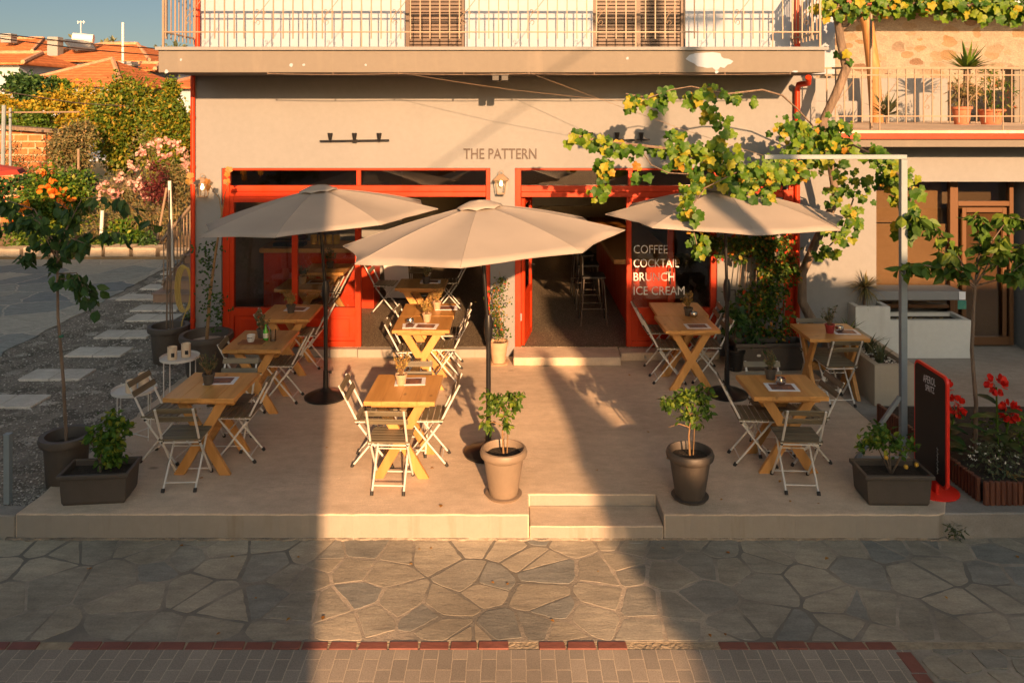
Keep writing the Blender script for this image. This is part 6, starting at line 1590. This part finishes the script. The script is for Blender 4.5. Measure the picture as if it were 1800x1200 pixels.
root = thing('espresso_machine','steel coffee machine on the back counter','coffee machine',(-3.72,13.48,1.122))
MB().box(-.28,.28,-.2,.2,.1,.32).box(-.30,.30,-.22,.22,.321,.35).build('body', M['steel'], root, bevel=.02); MB().box(-.26,.26,-.24,-.02,0,.05).build('drip_tray', M['black'], root); MB().tube([(-.2,-.3,.2),(-.2,-.45,.19)],.02,6).tube([(.15,-.3,.2),(.15,-.45,.19)],.02,6).build('handle', M['black'], root)
def stool(x, y, lb, rz=0):
    root = thing('bar_stool', lb, 'bar stool', (x,y,.122), rz, 'black bar stools at the right counter')
    MB().box(-.18,.18,-.18,.18,.70,.74).build('seat', M['black'], root, bevel=.01); MB().box(-.18,-.165,-.17,.17,.76,1.05).build('backrest', M['black'], root)
    for sx, sy in ((-1,-1),(1,-1),(1,1),(-1,1)): MB().tube([(sx*.2,sy*.2,0),(sx*.15,sy*.15,.70)],.011,6).build('leg', M['dark_pot'] if sy < 0 else M['black'], root)
    MB().tube([(-.19,-.19,.25),(.19,-.19,.25),(.19,.19,.25),(-.19,.19,.25),(-.19,-.19,.25)],.008,5).build('footrest', M['dark_pot'], root)
stool(1.25,12.3,'bar stool nearest the open door'); stool(1.25,13.2,'second bar stool from the open door'); stool(1.25,14.1,'bar stool deepest inside the cafe')
root = thing('pendant_lamp','dark pendant lamp shade inside the cafe','lamp',(.9,13.5,2.4)); MB().lathe([(0.02,.35),(.2,0),(.21,0),(.03,.36)],n=20).build('shade', M['black'], root); MB().tube([(0,0,.35),(0,0,.8)],.005,5).build('cord', M['black'], root)
o = MB().box(-1.0,1.0,-.02,.02,0,1.3).build('picture_frame', M['black'], loc=(.8,17.97,1.2)); tag(o,'dark framed panel on the cafe back wall','picture')
cb_ = thing('storage_cabinet','dark cabinet in front of the back wall right of the indoor chairs','cabinet',(-.9,17,.12)); MB().box(-.7,.7,0,.6,0,.9).build('body', M['shutter'], cb_, bevel=.01); MB().box(-.68,-.01,-.02,-.001,.05,.85).box(.01,.68,-.02,-.001,.05,.85).build('door', M['shutter'], cb_)
lean = thing('folded_board','pale panel leaning inside behind the indoor chair','board',(-1.95,13.7,.13)); MB().bar((0,0,0),(-.12,.25,.95),.42,.03,up=(0,1,.2)).build('panel', M['white_metal'], lean); MB().bar((0,-.012,.0),(-.0,-.01,.03),.40,.02,up=(0,1,.2)).build('edge', M['black'], lean)

# ================================================================== across the street, behind the viewer
def back_house(lb, x0, x1, Y0, Y1, H_, wc):
    root = thing('street_house', lb, 'house', ((x0+x1)/2,Y0,-.27)); rel(MB().box(x0,x1,Y0,Y1,-.27,H_-.35).build('wall', M[wc]), root)
    rf = MB().box(x0-.0,x1+.0,Y0-.1,Y1+.0,H_-.349,H_).build('roof', M['roof']); rel(rf, root)
    x = x0+1.2
    while x < x1-1.5:
        for z in (1.0, 3.9):
            w_ = MB().box(x,x+1.0,Y1+.002,Y1+.03,z,z+1.3).build('window', M['shutter']); rel(w_, root)
        x += 2.6
YB1 = -6.0
back_house('long two storey house across the street behind the viewer, left part',-22,0.95,-10,YB1,7.27,'wall')
back_house('two storey house across the street behind the viewer, right part',4.55,24,-7.6,YB1,6.05,'white')
back_house('unseen low block added beside the right house behind the viewer to cast shade',3.58,4.549,-6.35,YB1,4.02,'wall')  # added out-of-view block, sized to shade the right part of street and terrace
up = thing('utility_pole','concrete utility pole across the street behind the viewer','utility pole',(5.0,-4.0,-.27)); MB().tube([(0,0,0),(0,0,10)],[.17,.11],10).build('pole', M['sidepave'], up); MB().box(-.9,.9,-.06,.06,9.3,9.42).build('crossarm', M['bark'], up)
o = MB().tube([(5.0,-4.0,9.2),(1.5,-5.2,6.9),(-6,-7.0,7.5)],.018,6).build('cable_bundle', M['black']); tag(o,'thick cable bundle from the utility pole behind the viewer','cable')
cy = thing('cypress','slender cypress across the street behind the viewer','tree',(3.74,-5.8,-.27)); MB().tube([(0,0,0),(0,0,4.5)],[.1,.03],8).build('trunk', M['bark'], cy)
mb = MB(); r = random.Random(2)
for i in range(6500):
    t_ = r.random()**.8; z = .4+4.85*t_; w_ = min(.40,.34*(5.3-z))*(.95+.12*math.sin(z*5)); a = r.uniform(0,2*PI); q = w_*r.random()**.5; leaf(mb, Vector((q*math.cos(a),q*math.sin(a),z)), Vector((math.cos(a)*.3,math.sin(a)*.3,1)), rvec(r), .09,'quad')
mb.build('crown', M['darkleaf'], cy)

mb = MB(); r = random.Random(88)
for i in range(60):
    x, y = r.uniform(-3.8,3.8), 6.85+4*r.random()
    if i > 34: x, y = r.uniform(-5,5), r.uniform(5.5,6.7)
    z = .006 if y > 6.8 else ZS+.008
    leaf(mb, Vector((x,y,z)), Vector((r.uniform(-1,1),r.uniform(-1,1),.1)), Vector((0,0,1)), r.uniform(.02,.05), 'oval', .3, .2)
o = mb.build('fallen_leaves', M['dryleaf']); tag(o,'a few dry leaves blown over the terrace and street','leaves',kind='stuff')

a = P(470,131,9.9); b = P(1390,131,9.9)
mb = MB(); pts = []
for i in range(41):
    t_ = i/40; pts.append(Vector((a.x+(b.x-a.x)*t_, YB-.012, 3.862-.012*abs(math.sin(t_*PI*4)))))
mb.tube(pts, .005, 5)
for i in range(0, 41, 5): mb.box(pts[i].x-.006, pts[i].x+.006, YB-.016, YB+.03, 3.852, 3.875)
o = mb.build('cable', M['bark']); tag(o, 'thin sagging cable clipped along the lower edge of the balcony', 'cable')
for hz_ in (0.35, 1.75):
    o = MB().tube([(.125,YF+.025,.135+hz_),(.125,YF+.025,.235+hz_)],.013,8).build('hinge', M['grey_metal']); rel(o, cafe)
o = MB().tube([(-.40,YF+.028,1.05),(-.40,YF+.0,1.05),(-.40,YF+.0,1.22),(-.40,YF+.028,1.22)],.009,6).build('handle', M['black']); rel(o, cafe)
